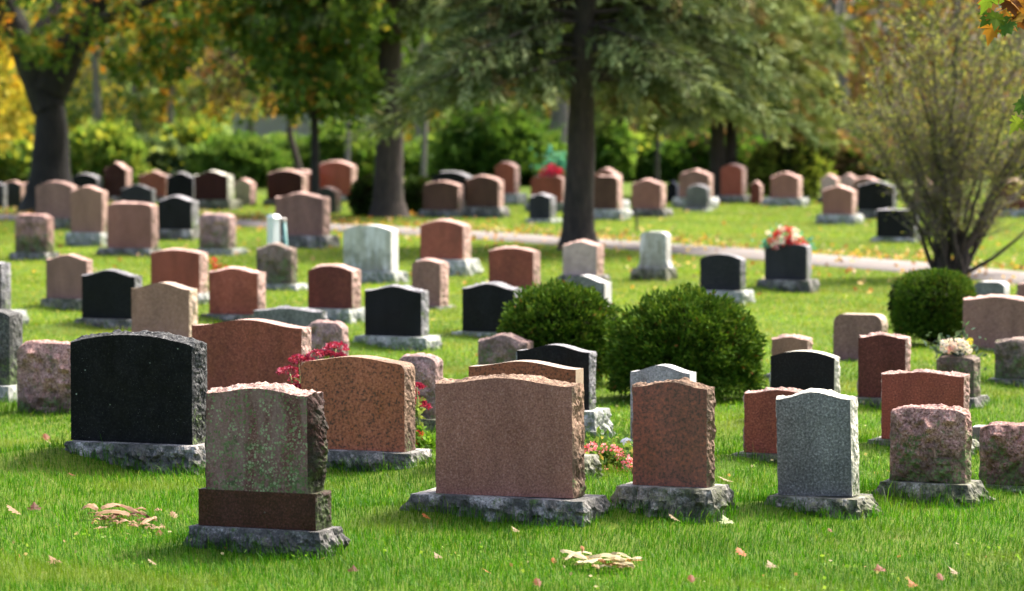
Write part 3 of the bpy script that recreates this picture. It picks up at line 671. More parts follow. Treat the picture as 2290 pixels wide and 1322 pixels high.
def bush(name, px, gy, wpx, top, label, cat, pal, leaf, n, lump=.12, depth=1., shape=2.0, group=None, quadw=.35, core=True, mat=None, corepal=None):
    g = gp(px, gy); s = F / g.y; rx = wpx / 2 / s; Yc = g.y + rx * depth * .8
    ht = at(px, top, Yc).z
    root = empty(name, (at(px, gy, Yc).x, Yc, 0), label, cat, group=group)
    d = unit(rng.normal(size=(n, 3))); d[:, 2] = np.abs(d[:, 2]) * 1.35 - .75; d = unit(d)
    # superellipsoid radius
    shp = np.where(d[:, 2] < .1, 4.5 if lump < .4 else 2.6, shape)
    rr = (np.abs(d[:, 0]) ** shp + np.abs(d[:, 1]) ** shp + np.abs(d[:, 2]) ** shp) ** (-1 / shp)
    rr = np.minimum(rr, 1.06 / np.maximum(1e-3, np.hypot(d[:, 0], d[:, 1])))
    off = rng.random(3) * 50
    lm = np.array([noise.noise(Vector(v * 3.4 + off)) + .7 * noise.noise(Vector(v * 6.0 + off)) + .35 * noise.noise(Vector(v * 13 + off)) for v in d])
    rr = rr * (1 + lump * lm) * (1 - .32 * rng.random(n) ** 2.2)
    sc = np.array([rx, rx * depth, ht * .5])
    p = d * rr[:, None] * sc + np.array([0, 0, ht * .5])
    p[:, 2] = np.maximum(p[:, 2], .01)
    dr = unit(d + rng.normal(size=(n, 3)) * .55 + np.array([0, 0, .35]))
    L = leaf * rng.uniform(.6, 1.4, n)
    V = leaf_quads(p, dr, L, L * quadw)
    C = pick(pal, n, .25)
    me = mesh_np('foliage', V, 4, np.repeat(C, 4, 0), mat or M_NEED); link('foliage', me, root)
    mb = MB()
    for k in range(7):
        a = k * .9; e = Vector((math.cos(a) * rx * .5, math.sin(a) * rx * depth * .5, ht * .62))
        mb.tube(limb((0, 0, -.05), e, 4), taper(4, .03 * rx + .008, .006), 5)
    mb.build('stem', B_SHR, root, smooth=True)
    if core:
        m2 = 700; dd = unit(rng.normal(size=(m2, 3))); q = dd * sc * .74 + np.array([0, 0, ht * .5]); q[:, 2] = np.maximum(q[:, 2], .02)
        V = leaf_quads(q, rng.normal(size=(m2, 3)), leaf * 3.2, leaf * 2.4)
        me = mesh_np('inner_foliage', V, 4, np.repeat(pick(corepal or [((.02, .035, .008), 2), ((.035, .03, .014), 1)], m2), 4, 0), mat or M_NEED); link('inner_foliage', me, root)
    FOOT.append((root.location.x, root.location.y, 0, rx * .6, rx * .6))
    return root
YEW = [((.034, .080, .008), 3), ((.054, .112, .011), 4), ((.090, .158, .016), 3), ((.13, .19, .02), .9), ((.16, .08, .02), .12)]
bush('yew_bush', 1250, 872, 248, 642, 'left one of two big round yew bushes with shaggy tips', 'bush', YEW, .044, 26000, .20, .9, 2.2)
bush('yew_bush', 1533, 905, 312, 664, 'right and bigger one of two round yew bushes on the lawn', 'bush', YEW, .044, 40000, .20, .9, 2.2)
bush('clipped_yew', 2091, 778, 176, 607, 'neatly clipped round yew beside the wide mauve headstone', 'bush', YEW, .036, 14000, .05, .9, 2.9)
bush('clipped_yew', 2030, 735, 66, 622, 'darker small clipped yew tucked behind the bigger one', 'bush', [(c, w) for c, w in YEW[:3]], .04, 4500, .08, .9, 2.4)
bush('clipped_hedge', 822, 484, 62, 402, 'dark clipped bush left of the left spruce trunk', 'bush', G_DK, .07, 3000, .06, .9, 3.2)
bush('clipped_hedge', 935, 480, 66, 402, 'dark flat-topped clipped bush right of the left spruce trunk', 'bush', G_DK, .07, 3000, .06, .9, 3.4)
bush('round_bush', 1762, 446, 172, 326, 'round light green bush behind the peaked brown headstone', 'bush', [((.20, .27, .04), 3), ((.28, .33, .06), 2), ((.13, .19, .03), 2)], .11, 5000, .26, .9, 2.0, quadw=.45, mat=M_LEAF)
BK = 'bushes in the row along the back of the lawn'
for (px, gy, wd, top, pal, lab) in [
    (225, 424, 140, 300, blend((G_LT, 3), (YEL, .7)), 'yellow green bush right of the maple trunk'),
    (335, 418, 130, 318, blend((G_GRY, 3), (YEL, .5)), 'pale grey green bush behind the tall narrow dark red headstone'),
    (430, 420, 110, 290, blend((YEL, 1), (G_MD, 1.6)), 'golden bush with drooping sprays behind the black headstone'),
    (525, 416, 170, 306, G_MD, 'leafy green bush behind the grey tan headstone'),
    (650, 414, 150, 318, blend((G_MD, 1), (G_LT, 1)), 'bright green bush behind the dark red back-row headstones'),
    (765, 412, 140, 312, blend((G_MD, 1), (G_LT, 1.2)), 'light green bush just left of the left spruce'),
    (985, 414, 130, 306, blend((G_MD, 1), (G_LT, .6)), 'green bush just right of the left spruce'),
    (1095, 418, 190, 252, G_DK, 'tall dark evergreen bush behind the tall red headstone'),
    (1180, 414, 120, 290, G_MD, 'green bush left of the pale grey trunk'),
    (1350, 408, 90, 285, G_MD, 'upright green bush right of the nearer spruce'),
    (1425, 404, 120, 300, blend((G_LT, 3), (YEL, .5)), 'sunlit lime green bush right of the nearer spruce'),
    (1500, 404, 90, 322, G_DK, 'low dark bush under the right spruce'),
    (1590, 404, 120, 312, blend((G_DK, 2), (BRN, .6)), 'shadowy bush behind the tall red headstone at right'),
    (1690, 402, 110, 318, blend((G_DK, 2), (BRN, 1)), 'brownish dark bush left of the round light bush'),
    (1850, 402, 130, 330, blend((BRN, 2), (G_DK, 1)), 'brown leafed bush behind the pink back-row headstones'),
    (1990, 404, 170, 310, blend((G_DK, 1), (BRN, 1)), 'dull bush behind the many-stemmed shrub'),
    (2150, 404, 170, 300, blend((G_MD, 1), (BRN, 1)), 'tall brown green bush right behind the many-stemmed shrub'),
    (2275, 406, 120, 320, blend((G_GRY, 1), (G_DK, 1)), 'grey green bush at the right edge'),
    (60, 414, 150, 330, blend((G_MD, 1), (YEL, 1)), 'yellowing bush left of the maple trunk')]:
    pal = [((min(.3, c[0] * 1.0), min(.34, c[1] * 1.1), c[2] * 1.2), w_) for c, w_ in pal]; gy += random.uniform(-4, 6); top += random.uniform(-28, 14)
    bush('garden_bush', px, gy, wd * 1.25, top, lab, 'bush', pal, .13, 5200, .5, .7, 2.0, BK, .5, mat=M_LEAF, corepal=pal)

# ------------------------------------------------------------------ trees
def trunk_part(root, pts, rad, mat, sides=14, flare=1.6, extra=()):
    """pts local; first point at ground. extra: list of (pts, radii)"""
    mb = MB(); P = []; Rr = []
    n = len(pts)
    P = [Vector(pts[0]) - Vector((0, 0, .1)), Vector(pts[0]) + Vector((0, 0, .06)), Vector(pts[0]) + Vector((0, 0, .3))] + [Vector(p) for p in pts[1:]]
    Rr = [rad[0] * flare, rad[0] * (1 + (flare - 1) * .6), rad[0] * 1.1] + list(rad[1:])
    # refine
    P2 = []; R2 = []
    for i in range(len(P) - 1):
        for k in range(4):
            f = k / 4; P2.append(P[i].lerp(P[i + 1], f)); R2.append(Rr[i] + (Rr[i + 1] - Rr[i]) * f)
    P2.append(P[-1]); R2.append(Rr[-1])
    mb.tube(P2, R2, sides, wob=.16)
    for p, r in extra: mb.tube(p, r, 7, wob=.1)
    return mb.build('trunk', mat, root, smooth=True)

def spruce(px, gy, rad, ht, z0, blen, label, pal, nb=70, trunks=((0, 0, 0, 0),), dens=1., quad=.13, dead=0, lowsag=.30, azbias=None, group=None):
    g = gp(px, gy); root = empty('spruce_tree', (g.x, g.y, 0), label, 'tree', group=group)
    ex = []
    lx, ly = trunks[0][2], trunks[0][3]
    for t in trunks[1:]:
        p = limb((t[0], t[1], -.1), (t[0] + t[2], t[1] + t[3], ht * .8), 8, 0, .03); ex.append((p, taper(8, rad * .9, .04)))
    Vs = []; Cs = []
    for b in range(nb):
        vis = b < nb * .72
        z = (z0 + (4.6 - z0) * (b / (nb * .72)) ** .9) if vis else random.uniform(4.6, ht * .95)
        a = b * 2.399 + random.uniform(-.3, .3)
        if vis and len(trunks) == 1 and math.sin(a) < -.88: a = -a      # few low boughs on the lane side
        tr = trunks[b % len(trunks)]; bx = tr[0] + (tr[2] if len(trunks) else 0) * z / ht; by = tr[1] + tr[3] * z / ht
        L = blen * (1 - .8 * max(0, z - z0) / (ht - z0)) * random.uniform(.7, 1.1)
        d = Vector((math.cos(a), math.sin(a), 0)); pts = []
        for i in range(9):
            f = i / 8; pts.append(Vector((bx, by, z)) + d * (L * f) + Vector((0, 0, .10 * L * f - lowsag * L * f ** 2)) + Vector((0, 0, .05 * math.sin(a * 5 + f * 6))))
        ex.append((pts, taper(8, .035, .008)))
        nt_ = int((16 if vis else 8) * max(.5, L / 2.5) * dens)
        for k in range(nt_):
            f = .15 + .85 * (k + random.random()) / nt_; i = min(7, int(f * 8)); p = pts[i].lerp(pts[i + 1], f * 8 - i)
            sgn = 1 if k % 2 else -1; sd = Vector((-d.y, d.x, 0)) * sgn
            tl = (.28 + .5 * (1 - f)) * L * .42 * random.uniform(.6, 1.2) + .12
            td = (sd * random.uniform(.6, 1.) + d * .7 + Vector((0, 0, random.uniform(-.55, .05)))).normalized()
            m = int((36 if vis else 14) * (tl / .5) ** .7 * dens)
            u = rng.random(m); q = np.array(p)[None] + np.array(td)[None] * (u * tl)[:, None] - np.array([0, 0, .22 * tl])[None] * (u ** 2)[:, None] + rng.normal(size=(m, 3)) * .035
            dr = np.array(td)[None] * .9 + rng.normal(size=(m, 3)) * .38 + np.array([0, 0, -.3]) * u[:, None]
            LL_ = (quad * 1.35 if vis else quad * 1.9) * rng.uniform(.6, 1.3, m)
            Vs.append(leaf_quads(q, dr, LL_, LL_ * .2)); base = pick(pal, 1, .3)
            c = base * .65 + pick(pal, m, .25) * .35; c = c * (0.6 + .75 * u[:, None])      # needles paler towards the twig tips
            Cs.append(np.repeat(c, 4, 0))
    trunk_part(root, [(0, 0, 0)] + [(lx * f, ly * f, ht * f) for f in (.15, .3, .5, .75, 1)], [rad, rad * .92, rad * .8, rad * .6, rad * .35, .02], B_SPR, extra=ex)
    me = mesh_np('foliage', np.concatenate(Vs), 4, np.concatenate(Cs), M_NEED); link('foliage', me, root)
    return root
SPR = [((.058, .084, .028), 3), ((.105, .142, .048), 3), ((.18, .22, .085), 2), ((.26, .30, .14), .8), ((.15, .08, .03), .3)]
SPRY = [((.09, .125, .034), 3), ((.175, .22, .062), 3), ((.28, .32, .105), 2.4), ((.36, .39, .16), 1.2), ((.24, .10, .03), .35)]
spruce(1292, 560, .215, 9, 2.35, 3.0, 'nearer spruce standing in the middle beside the lane', SPR, 84, ((0, 0, .25, 0),), 1.15)
spruce(868, 486, .25, 9, 3.45, 2.5, 'left spruce with a bare reddish trunk beyond the lane', SPR, 70, ((0, 0, .15, 0),), 1.0, lowsag=.24)
spruce(1605, 445, .15, 9, 1.75, 2.55, 'full pale green spruce at right with a forked trunk', SPRY, 120, ((-.35, 0, -.1, 0), (.25, .3, .2, 0)), 1.3, .15)

def broadleaf(name, x, y, label, cl, trunk, mat, size, cat='tree', flat=.7, group=None, limbs=True, lm=None):
    """trunk: (radius, [(x,y,z) local pts]); cl: list of clusters local"""
    root = empty(name, (x, y, 0), label, cat, group=group)
    rad, pts = trunk; ex = []
    if limbs:
        step = max(1, len(cl) // 10)
        for c in cl[::step]:
            base = Vector(pts[-1]) if random.random() < .5 else Vector(pts[max(0, len(pts) - 2)])
            ex.append((limb(base, c[0], 5, .05, .3), taper(5, rad * .38, .012)))
    trunk_part(root, pts, [rad * (1 - .5 * i / max(1, len(pts) - 1)) for i in range(len(pts))], mat, extra=ex + (lm or []))
    clusters_mesh('crown', cl, size, M_LEAF, root, flat)
    return root
# the big maple at left
g = gp(112, 476); MX, MY = g.x, g.y
def loc(px, py, dy=0.): p = at(px, py, MY + dy); return Vector((p.x - MX, dy, p.z))
cl = []
AUT = blend((G_MD, 3.5), (G_DK, 1), (G_LT, .6), (ORG, 1.3), (YEL, 1.)); AUTG = blend((G_DK, 3), (G_MD, 3), (ORG, .5), (YEL, .3)); AUTO = blend((ORG, 2), (YEL, 1), (G_MD, 2))
for i in range(86):
    px = random.uniform(-330, 610); f = max(0, (px - 250) / 360); py = random.uniform(-260, 85 if px < 330 else 60) 
    pal = random.choice([AUT, AUTG, AUTG, AUT, AUTO]) if px < 480 else AUTG
    cl.append((loc(px, py, random.uniform(-3.2, 3.)), random.uniform(.45, .8), 190, pal))
for px, py in ((95, 130), (60, 100), (330, 130), (350, 110), (300, 150), (420, 95), (540, 60), (470, 70), (390, 150)):
    cl.append((loc(px, py, random.uniform(-1.5, .5)), .38, 150, random.choice([AUT, AUTG])))
for i in range(60): cl.append((Vector((random.uniform(-5, 4.2), random.uniform(-4, 4), random.uniform(5.6, 10))), 1.0, 90, AUT))
lm = []
fork = loc(112, 200)
for pts, r0, r1 in (([fork - Vector((0, 0, .35)), loc(70, 140, .1), loc(25, 40, .2), loc(-20, -80, .3), loc(-80, -300, .5)], .33, .14),
                    ([fork, loc(150, 120, -.1), loc(185, 60, -.2), loc(235, -30, -.3), loc(300, -260, -.6)], .36, .15),
                    ([loc(185, 60, -.2), loc(290, 20, -.9), loc(420, -30, -1.8)], .13, .04), ([loc(60, 100, .15), loc(130, 10, .8), loc(150, -150, 1.5)], .14, .06)):
    q = []; rr = []
    for i in range(len(pts) - 1):
        for k in range(4): q.append(pts[i].lerp(pts[i + 1], k / 4)); rr.append(r0 + (r1 - r0) * (i + k / 4) / (len(pts) - 1))
    q.append(pts[-1]); rr.append(r1); lm.append((q, rr))
broadleaf('maple_tree', MX, MY, 'big maple at left with a dark forked trunk and orange leaves', cl, (.43, [(0, 0, 0), (0, 0, .8), (.02, 0, 1.6), (fork.x, 0, fork.z + .1)]), B_MAP, .15, limbs=False, lm=lm, flat=.7)

# broadleaf tree with dark green low crown between the maple and the left spruce
g = gp(705, 487); X0, Y0 = g.x, g.y
cl = []
DKA = blend((G_DK, 5), (G_MD, 1.2), (ORG, .25), (YEL, .15))
for i in range(75):
    px = random.uniform(570, 860); py = random.uniform(-150, 235 if 640 < px < 830 else 130); p = at(px, py, Y0 + random.uniform(-2, 2)); cl.append((Vector((p.x - X0, p.y - Y0, p.z)), random.uniform(.4, .6), 150, DKA))
for i in range(30): cl.append((Vector((random.uniform(-2.5, 2.5), random.uniform(-3, 3), random.uniform(5, 9))), .9, 90, DKA))
broadleaf('broadleaf_tree', X0, Y0, 'dark green tree with a low hanging crown left of the left spruce', cl, (.085, [(0, 0, 0), (0, 0, 1), (-.02, 0, 2.2), (.05, 0, 4.5)]), B_MAP, .14)
# bare twiggy drooping bough tree
g = gp(655, 440); root = empty('bare_tree', (g.x, g.y + 3, 0), 'thin tree with brown bare drooping boughs right of the maple', 'tree')
X1, Y1 = g.x, g.y + 3
q = lambda px, py, dy=0.: Vector((at(px, py, Y1 + dy).x - X1, dy, at(px, py, Y1 + dy).z))
ex = []
for i in range(46):
    a = q(random.uniform(560, 640), random.uniform(-40, 130), random.uniform(-.8, .8)); b = q(random.uniform(425, 560), random.uniform(140, 240), random.uniform(-.8, .8))
    ex.append((limb(a, b, 5, .12, .25), taper(5, .02, .006)))
for i in range(6): ex.append((limb(q(648, 60), q(random.uniform(540, 640), random.uniform(-60, 60)), 5, .1), taper(5, .05, .02)))
trunk_part(root, [(0, 0, 0), q(648, 300), q(648, 150), q(645, -40)], [.075, .065, .055, .04], B_SPR, extra=ex)
cl = [(q(random.uniform(430, 590), random.uniform(130, 235), random.uniform(-.7, .7)), .35, 60, blend((BRN, 3), (G_DK, 1.4))) for _ in range(28)]
clusters_mesh('crown', cl, .09, M_LEAF, root)

# willow-like yellow tree at the left edge
g = gp(-40, 405); X2, Y2 = g.x, g.y
cl = []
for i in range(70):
    px = random.uniform(-190, 62); py = random.uniform(40, 370) if px < 55 else random.uniform(100, 300)
    p = at(px, py, Y2 + random.uniform(-2, 2)); cl.append((Vector((p.x - X2, p.y - Y2, p.z)), .5, 120, blend((YEL, 4), (G_LT, 2), (ORG, .3))))
for i in range(30): cl.append((Vector((random.uniform(-3, 2), random.uniform(-2.5, 2.5), random.uniform(4, 8))), .8, 100, blend((YEL, 3), (G_LT, 2))))
root = broadleaf('willow_tree', X2, Y2, 'yellow weeping tree at the left edge behind the maple', cl, (.2, [(0, 0, 0), (0, 0, 1.5), (0, 0, 3), (.2, 0, 5)]), B_MAP, .17, flat=1.7)

# background trees
BT = 'trees in the wood behind the cemetery lawn'
def bgtree(px, Y, ht_, zb, rad, pal, tr, label, mat=B_GRY, n=2600, size=.2, name='broadleaf_tree'):
    Y += 9; x = at(px, 300, Y).x; cl = []; ht = ht_ * .68
    k = 26
    for i in range(k):
        z = zb + (ht - zb) * (random.random() ** 1.5); f = (z - zb) / (ht - zb); rr = rad * math.sqrt(max(.1, 1 - (f * 1.1 - .35) ** 2))
        a = random.uniform(0, 6.28); r = rr * math.sqrt(random.random())
        cl.append((Vector((math.cos(a) * r, math.sin(a) * r, z)), random.uniform(.6, 1.) * rad * .36, n // k, pal))
    return broadleaf(name, x, Y, label, cl, (tr, [(0, 0, 0), (random.uniform(-.1, .1), 0, 1.6), (random.uniform(-.2, .2), 0, zb + 1.5), (0, 0, ht * .75)]), mat, size, group=BT)
GA = blend((G_GRY, 3), (G_DK, 1.5), (G_MD, 1), (YEL, .3)); GO = blend((G_MD, 3), (YEL, 1.2), (ORG, .7)); GB = blend((G_MD, 3), (G_DK, 2)); OB = blend((ORG, .4), (BRN, 3), (G_DK, 1.6))
for a in [
    (215, 90, 9, 1.4, 2.4, GA, .12, 'grey green tree just right of the maple trunk'),
    (300, 94, 10, 1.0, 2.6, GA, .16, 'grey green tree with golden patches right of the maple'),
    (385, 90, 8, 1.2, 2.2, GO, .10, 'gold and green tree over the golden bush'),
    (470, 96, 9, 1.2, 2.5, GA, .12, 'soft green tree behind the bare drooping boughs'),
    (560, 100, 10, 2.4, 2.8, GA, .13, 'pale green tree far behind the bare boughs'),
    (780, 98, 11, 2.8, 3.2, GB, .12, 'green tree behind the left spruce trunk'),
    (945, 86, 10, 2.2, 2.8, blend((G_MD, 2), (G_DK, 2), (ORG, .2)), .17, 'green tree with a leaning dark bough right of the left spruce'),
    (1060, 92, 11, 2.0, 3.0, GB, .12, 'dark green tree behind the tall evergreen bush'),
    (1252, 88, 12, 2.6, 3.2, GB, .26, 'tree with a thick pale grey trunk behind the nearer spruce'),
    (1400, 100, 11, 2.2, 3.0, GB, .12, 'green tree behind the lime bush'),
    (1480, 92, 10, 1.9, 2.6, blend((G_DK, 2), (BRN, 1)), .12, 'dull green tree between the two right spruces'),
    (1720, 92, 11, 2.0, 3.0, blend((G_DK, 2), (ORG, .5), (BRN, .8)), .15, 'dark tree behind the full spruce crown'),
    (1890, 86, 11, 2.2, 3.2, OB, .20, 'rust brown tree with a grey trunk left of the many-stemmed shrub'),
    (2010, 96, 12, 1.8, 3.2, OB, .16, 'rust brown tree behind the many-stemmed shrub'),
    (2130, 90, 11, 1.6, 3.0, blend((BRN, 3), (ORG, .6), (G_MD, 1)), .14, 'brown tree behind the right half of the shrub'),
    (2260, 88, 11, 1.4, 3.0, blend((G_MD, 2), (BRN, 1.5)), .16, 'green brown tree at the right edge'),
    (20, 96, 10, 1.2, 2.8, blend((G_MD, 1), (YEL, 1)), .14, 'yellow green tree behind the willow'),
    (130, 100, 10, 1.2, 3.0, GA, .13, 'grey green tree hidden behind the maple trunk')]:
    bgtree(*a)
# slim saplings whose stems show in front of the bushes
for px, r, lab in ((700, .05, 'slim dark sapling behind the dark red headstones'), (776, .06, 'slim grey sapling left of the left spruce'), (947, .06, 'slim brown sapling right of the left spruce'), (1468, .05, 'slim sapling under the full spruce')):
    g = gp(px, 420); cl = [(Vector((random.uniform(-.8, .8), random.uniform(-.8, .8), random.uniform(2.6, 5))), .5, 90, GB) for _ in range(9)]
    broadleaf('sapling', g.x, g.y, lab, cl, (r, [(0, 0, 0), (.03, 0, 1.2), (-.03, 0, 2.4), (0, 0, 4)]), B_GRY if r > .055 else B_MAP, .14, group=BT)
# leaning bough right of left spruce trunk
# the wood behind it all reads as one mass
n = 26000
xx = rng.uniform(-27, 27, n); yy = rng.uniform(112, 140, n); zz = rng.random(n) ** 1.2 * 9.5
gap = (vnoise(xx, zz * 1.6, .9, 44) > .33) & (xx < -7) & (zz > 1.2) & (zz < 6)
keep = ~gap & ~((xx > -12.5) & (xx < -4) & (zz < 2.6)); xx, yy, zz = xx[keep], yy[keep], zz[keep]; n = len(xx)
Pw = np.stack([xx, yy, zz], 1); Lw = rng.uniform(.35, .75, n)
t_ = np.clip((xx + 26) / 52, 0, 1)[:, None]
Cw = pick(blend((G_MD, 2), (G_GRY, 2), (YEL, .4)), n) * (1 - t_) + pick(blend((G_DK, 2), (BRN, 2), (ORG, .5)), n) * t_
me = mesh_np('woodland', leaf_quads(Pw, rng.normal(size=(n, 3)), Lw, Lw * .7), 4, np.repeat(Cw, 4, 0), M_LEAF)
o = link('woodland', me); tag(o, 'far mixed wood closing the view behind the trees', 'wood', kind='stuff')

# far pale house glimpsed below the dark crown
M_SID = plain('pale_siding', (.52, .53, .56), .7, .06, 3); M_ROOF = plain('grey_shingles', (.16, .16, .17), .8, .2, 8); M_GLS = plain('dark_window_glass', (.03, .035, .04), .1)
hx = at(735, 300, 128).x
h = empty('house', (hx, 128, 0), 'pale grey house glimpsed below the dark green crown', 'house')
def boxmb(mb, x0, x1, y0, y1, z0, z1, mi=0):
    mb.add([(x0, y0, z0), (x1, y0, z0), (x1, y1, z0), (x0, y1, z0), (x0, y0, z1), (x1, y0, z1), (x1, y1, z1), (x0, y1, z1)], [(0, 3, 2, 1), (4, 5, 6, 7), (0, 1, 5, 4), (1, 2, 6, 5), (2, 3, 7, 6), (3, 0, 4, 7)], mi)
mb = MB(); boxmb(mb, -3.2, 3.2, 0, 5, 0, 2.9)
for k in range(11): boxmb(mb, -3.2, 3.2, -.03, -.004, .25 * k + .02, .25 * k + .22)
mb.build('wall', M_SID, h)
mb = MB(); mb.add([(-3.6, -.4, 2.9), (3.6, -.4, 2.9), (3.6, 5.4, 2.9), (-3.6, 5.4, 2.9), (-3.6, 2.5, 4.9), (3.6, 2.5, 4.9)], [(0, 1, 5, 4), (2, 3, 4, 5), (1, 2, 5), (3, 0, 4), (0, 3, 2, 1)]); mb.build('roof', M_ROOF, h)
for x in (-1.9, 0, 1.9):
    mb = MB(); boxmb(mb, x - .45, x + .45, -.06, -.034, 1.0, 2.2); w_ = mb.build('window', M_GLS, h)

# many-stemmed shrub at right
g = gp(2133, 622); SX, SY = g.x, g.y
root = empty('many_stemmed_shrub', (SX, SY, 0), 'tall many-stemmed shrub with sparse yellow green leaves at right', 'shrub')
q = lambda px, py, dy=0.: Vector((at(px, py, SY + dy).x - SX, dy, at(px, py, SY + dy).z))
mb = MB(); tw = MB(); LP = []; LD = []
ends = [(1925, 90), (1960, 200), (2010, 45), (2050, 120), (2100, 40), (2140, 80), (2190, 50), (2240, 110), (2300, 60), (2360, 180), (2400, 330), (1945, 300), (2000, 260), (2080, 60), (2180, 150), (2330, 250), (1905, 250), (1990, 130), (2270, 200), (2420, 120), (2120, 180), (2060, 300), (2220, 60)]
for i, (ex_, ey) in enumerate(ends):
    bx = random.uniform(-.3, .12) if i % 3 else random.uniform(-.05, .06)
    b0 = Vector((bx, random.uniform(-.15, .15), -.05)); e = q(ex_, ey, random.uniform(-1., 1.))
    pts = []; m_ = b0.lerp(e, .45) + Vector((-(e.x - b0.x) * .16, 0, .05))
    for k in range(13):
        f = k / 12; p = b0 * (1 - f) ** 2 + m_ * 2 * f * (1 - f) + e * f * f
        if 0 < k: p += Vector((random.gauss(0, .018), random.gauss(0, .018), 0))
        pts.append(p)
    mb.tube(pts, taper(12, random.uniform(.026, .06), .006), 6)
    for j in range(44):
        f = random.uniform(.22, 1.); k = min(11, int(f * 12)); p = pts[k].lerp(pts[k + 1], f * 12 - k)
        td = ((pts[k + 1] - pts[k]).normalized() + Vector((random.gauss(0, .6), random.gauss(0, .6), random.gauss(.05, .35)))).normalized()
        Lt = random.uniform(.25, .8) * (1.1 - .4 * f); tp = limb(p, p + td * Lt, 3, .02, .15)
        tw.tube(tp, taper(3, .0065, .003), 4, cap=False)
        nl = int(random.uniform(10, 22) * (1.25 if f > .5 else .6))
        for _ in range(nl):
            u = random.random(); LP.append(tp[0].lerp(tp[-1], u) + Vector((random.gauss(0, .05), random.gauss(0, .05), random.gauss(0, .05)))); LD.append(td * .5 + Vector((random.gauss(0, .6), random.gauss(0, .6), random.gauss(0, .5))))
        for _ in range(2):
            u = random.uniform(.2, .9); a = tp[0].lerp(tp[-1], u); dd = (td + Vector((random.gauss(0, .6), random.gauss(0, .6), random.gauss(0, .4)))).normalized()
            tw.tube([a, a + dd * random.uniform(.12, .35)], [.004, .002], 3, cap=False)
# low leaning stem to the right
for e in (q(2300, 510, -.2), q(2245, 440, .3), q(2060, 505, -.3)):
    pts = limb((.02, 0, 0), e, 8, -.06, .06); mb.tube(pts, taper(8, .035, .014), 6)
mb.build('stem', B_SHR, root, smooth=True); tw.build('twigs', B_TWG, root)
n = len(LP); L = rng.uniform(.03, .055, n)
pal = [((.25, .27, .075), 3), ((.19, .225, .065), 3), ((.34, .335, .09), 1.6), ((.12, .15, .05), 2), ((.16, .13, .08), 1.2)]
me = mesh_np('foliage', leaf_quads(np.array(LP), np.array(LD), L, L * .55), 4, np.repeat(pick(pal, n), 4, 0), M_LEAF); link('foliage', me, root)

# maple standing just right of the view: its boughs reach in at top right and dapple the front rows
MAPLE = [(0, -.05), (.10, .02), (.34, -.10), (.28, .06), (.56, .16), (.42, .24), (.52, .46), (.36, .42), (.24, .38), (.30, .62), (.18, .60), (0, 1.0)]
def leaf_poly(scale, curl=.15, pts=MAPLE, squeeze=1.):
    half = pts; out = list(half) + [(-x, y) for x, y in half[-2:0:-1]]
    vs = [Vector((0, .3 * scale, 0))] + [Vector((x * scale * squeeze, y * scale, -curl * scale * (abs(x) * 1.4) ** 2 + curl * scale * .6 * (y - .3) ** 2)) for x, y in out]
    n = len(out); return vs, [(0, 1 + i, 1 + (i + 1) % n) for i in range(n)]
tx, ty = 7.0, 16.5
root = empty('maple_tree', (tx, ty, 0), 'maple whose few sharp leaves hang in at the top right corner', 'tree')
GM = blend((G_MD, 4), (G_LT, 2), (YEL, .3))
ex = [(limb((0, 0, 2.4), (math.cos(a) * r, math.sin(a) * r, z), 6, .08, .2), taper(6, .11, .02)) for a, r, z in ((2.6, 3.4, 5.6), (3.5, 3.2, 6.0), (1.4, 3, 6.5), (.3, 3, 6), (5.3, 3.2, 5.4), (4.4, 3.4, 5.8), (2., 2, 8))]
twp = [at(2330, -60, 22.4), at(2290, -25, 22.3), at(2255, -8, 22.2)]; twp = [Vector((p.x - tx, p.y - ty, p.z)) for p in twp]
ex.append((limb((0, 0, 2.6), twp[0], 6, .1, .1) + twp[1:], [.07, .06, .05, .04, .03, .022, .014, .01, .006]))
tw2 = [at(2420, 180, 22.0), at(2340, 215, 22.0), at(2300, 245, 22.0)]; tw2 = [Vector((p.x - tx, p.y - ty, p.z)) for p in tw2]
ex.append((limb((0, 0, 2.2), tw2[0], 6, .12, .1) + tw2[1:], [.06, .05, .045, .035, .03, .02, .012, .009, .005]))
trunk_part(root, [(0, 0, 0), (0, 0, 1.2), (.05, 0, 2.4), (0, .1, 5), (0, 0, 7.5)], [.26, .23, .2, .14, .06], B_MAP, extra=ex)
cl = []
for i in range(26):
    a = random.uniform(0, 6.28); z = random.uniform(4.3, 9.6); r = 4.3 * math.sqrt(random.random()) * math.sqrt(max(.15, 1 - ((z - 6.3) / 3.8) ** 2))
    cl.append((Vector((math.cos(a) * r, math.sin(a) * r, z)), .75, 82, GM))
clusters_mesh('crown', cl, .2, M_LEAF, root)
def spray(name, spots, root):
    for (px, py, Yl, sc, rot, roll, c, yaw) in spots:
        Vs = []; Cs = []
        p = at(px, py, Yl); vs, fs = leaf_poly(sc, .25)
        m = Matrix.Translation(Vector((p.x - tx, p.y - ty, p.z))) @ Matrix.Rotation(yaw, 4, 'Z') @ Matrix.Rotation(R(90) + roll, 4, 'X') @ Matrix.Rotation(rot, 4, 'Z')
        vs = [m @ v for v in vs]
        for f in fs:
            for i in f: Vs.append(tuple(vs[i])); Cs.append(np.array(c) * (1 + .25 * noise.noise(vs[i] * 30)))
        me = mesh_np(name, np.array(Vs), 3, np.array(Cs), M_LEAF); link(name, me, root)
sp = []
lc = [(.055, .12, .018), (.10, .17, .02), (.04, .085, .016), (.14, .2, .025), (.045, .10, .02), (.26, .13, .02), (.32, .19, .03), (.14, .055, .015)]
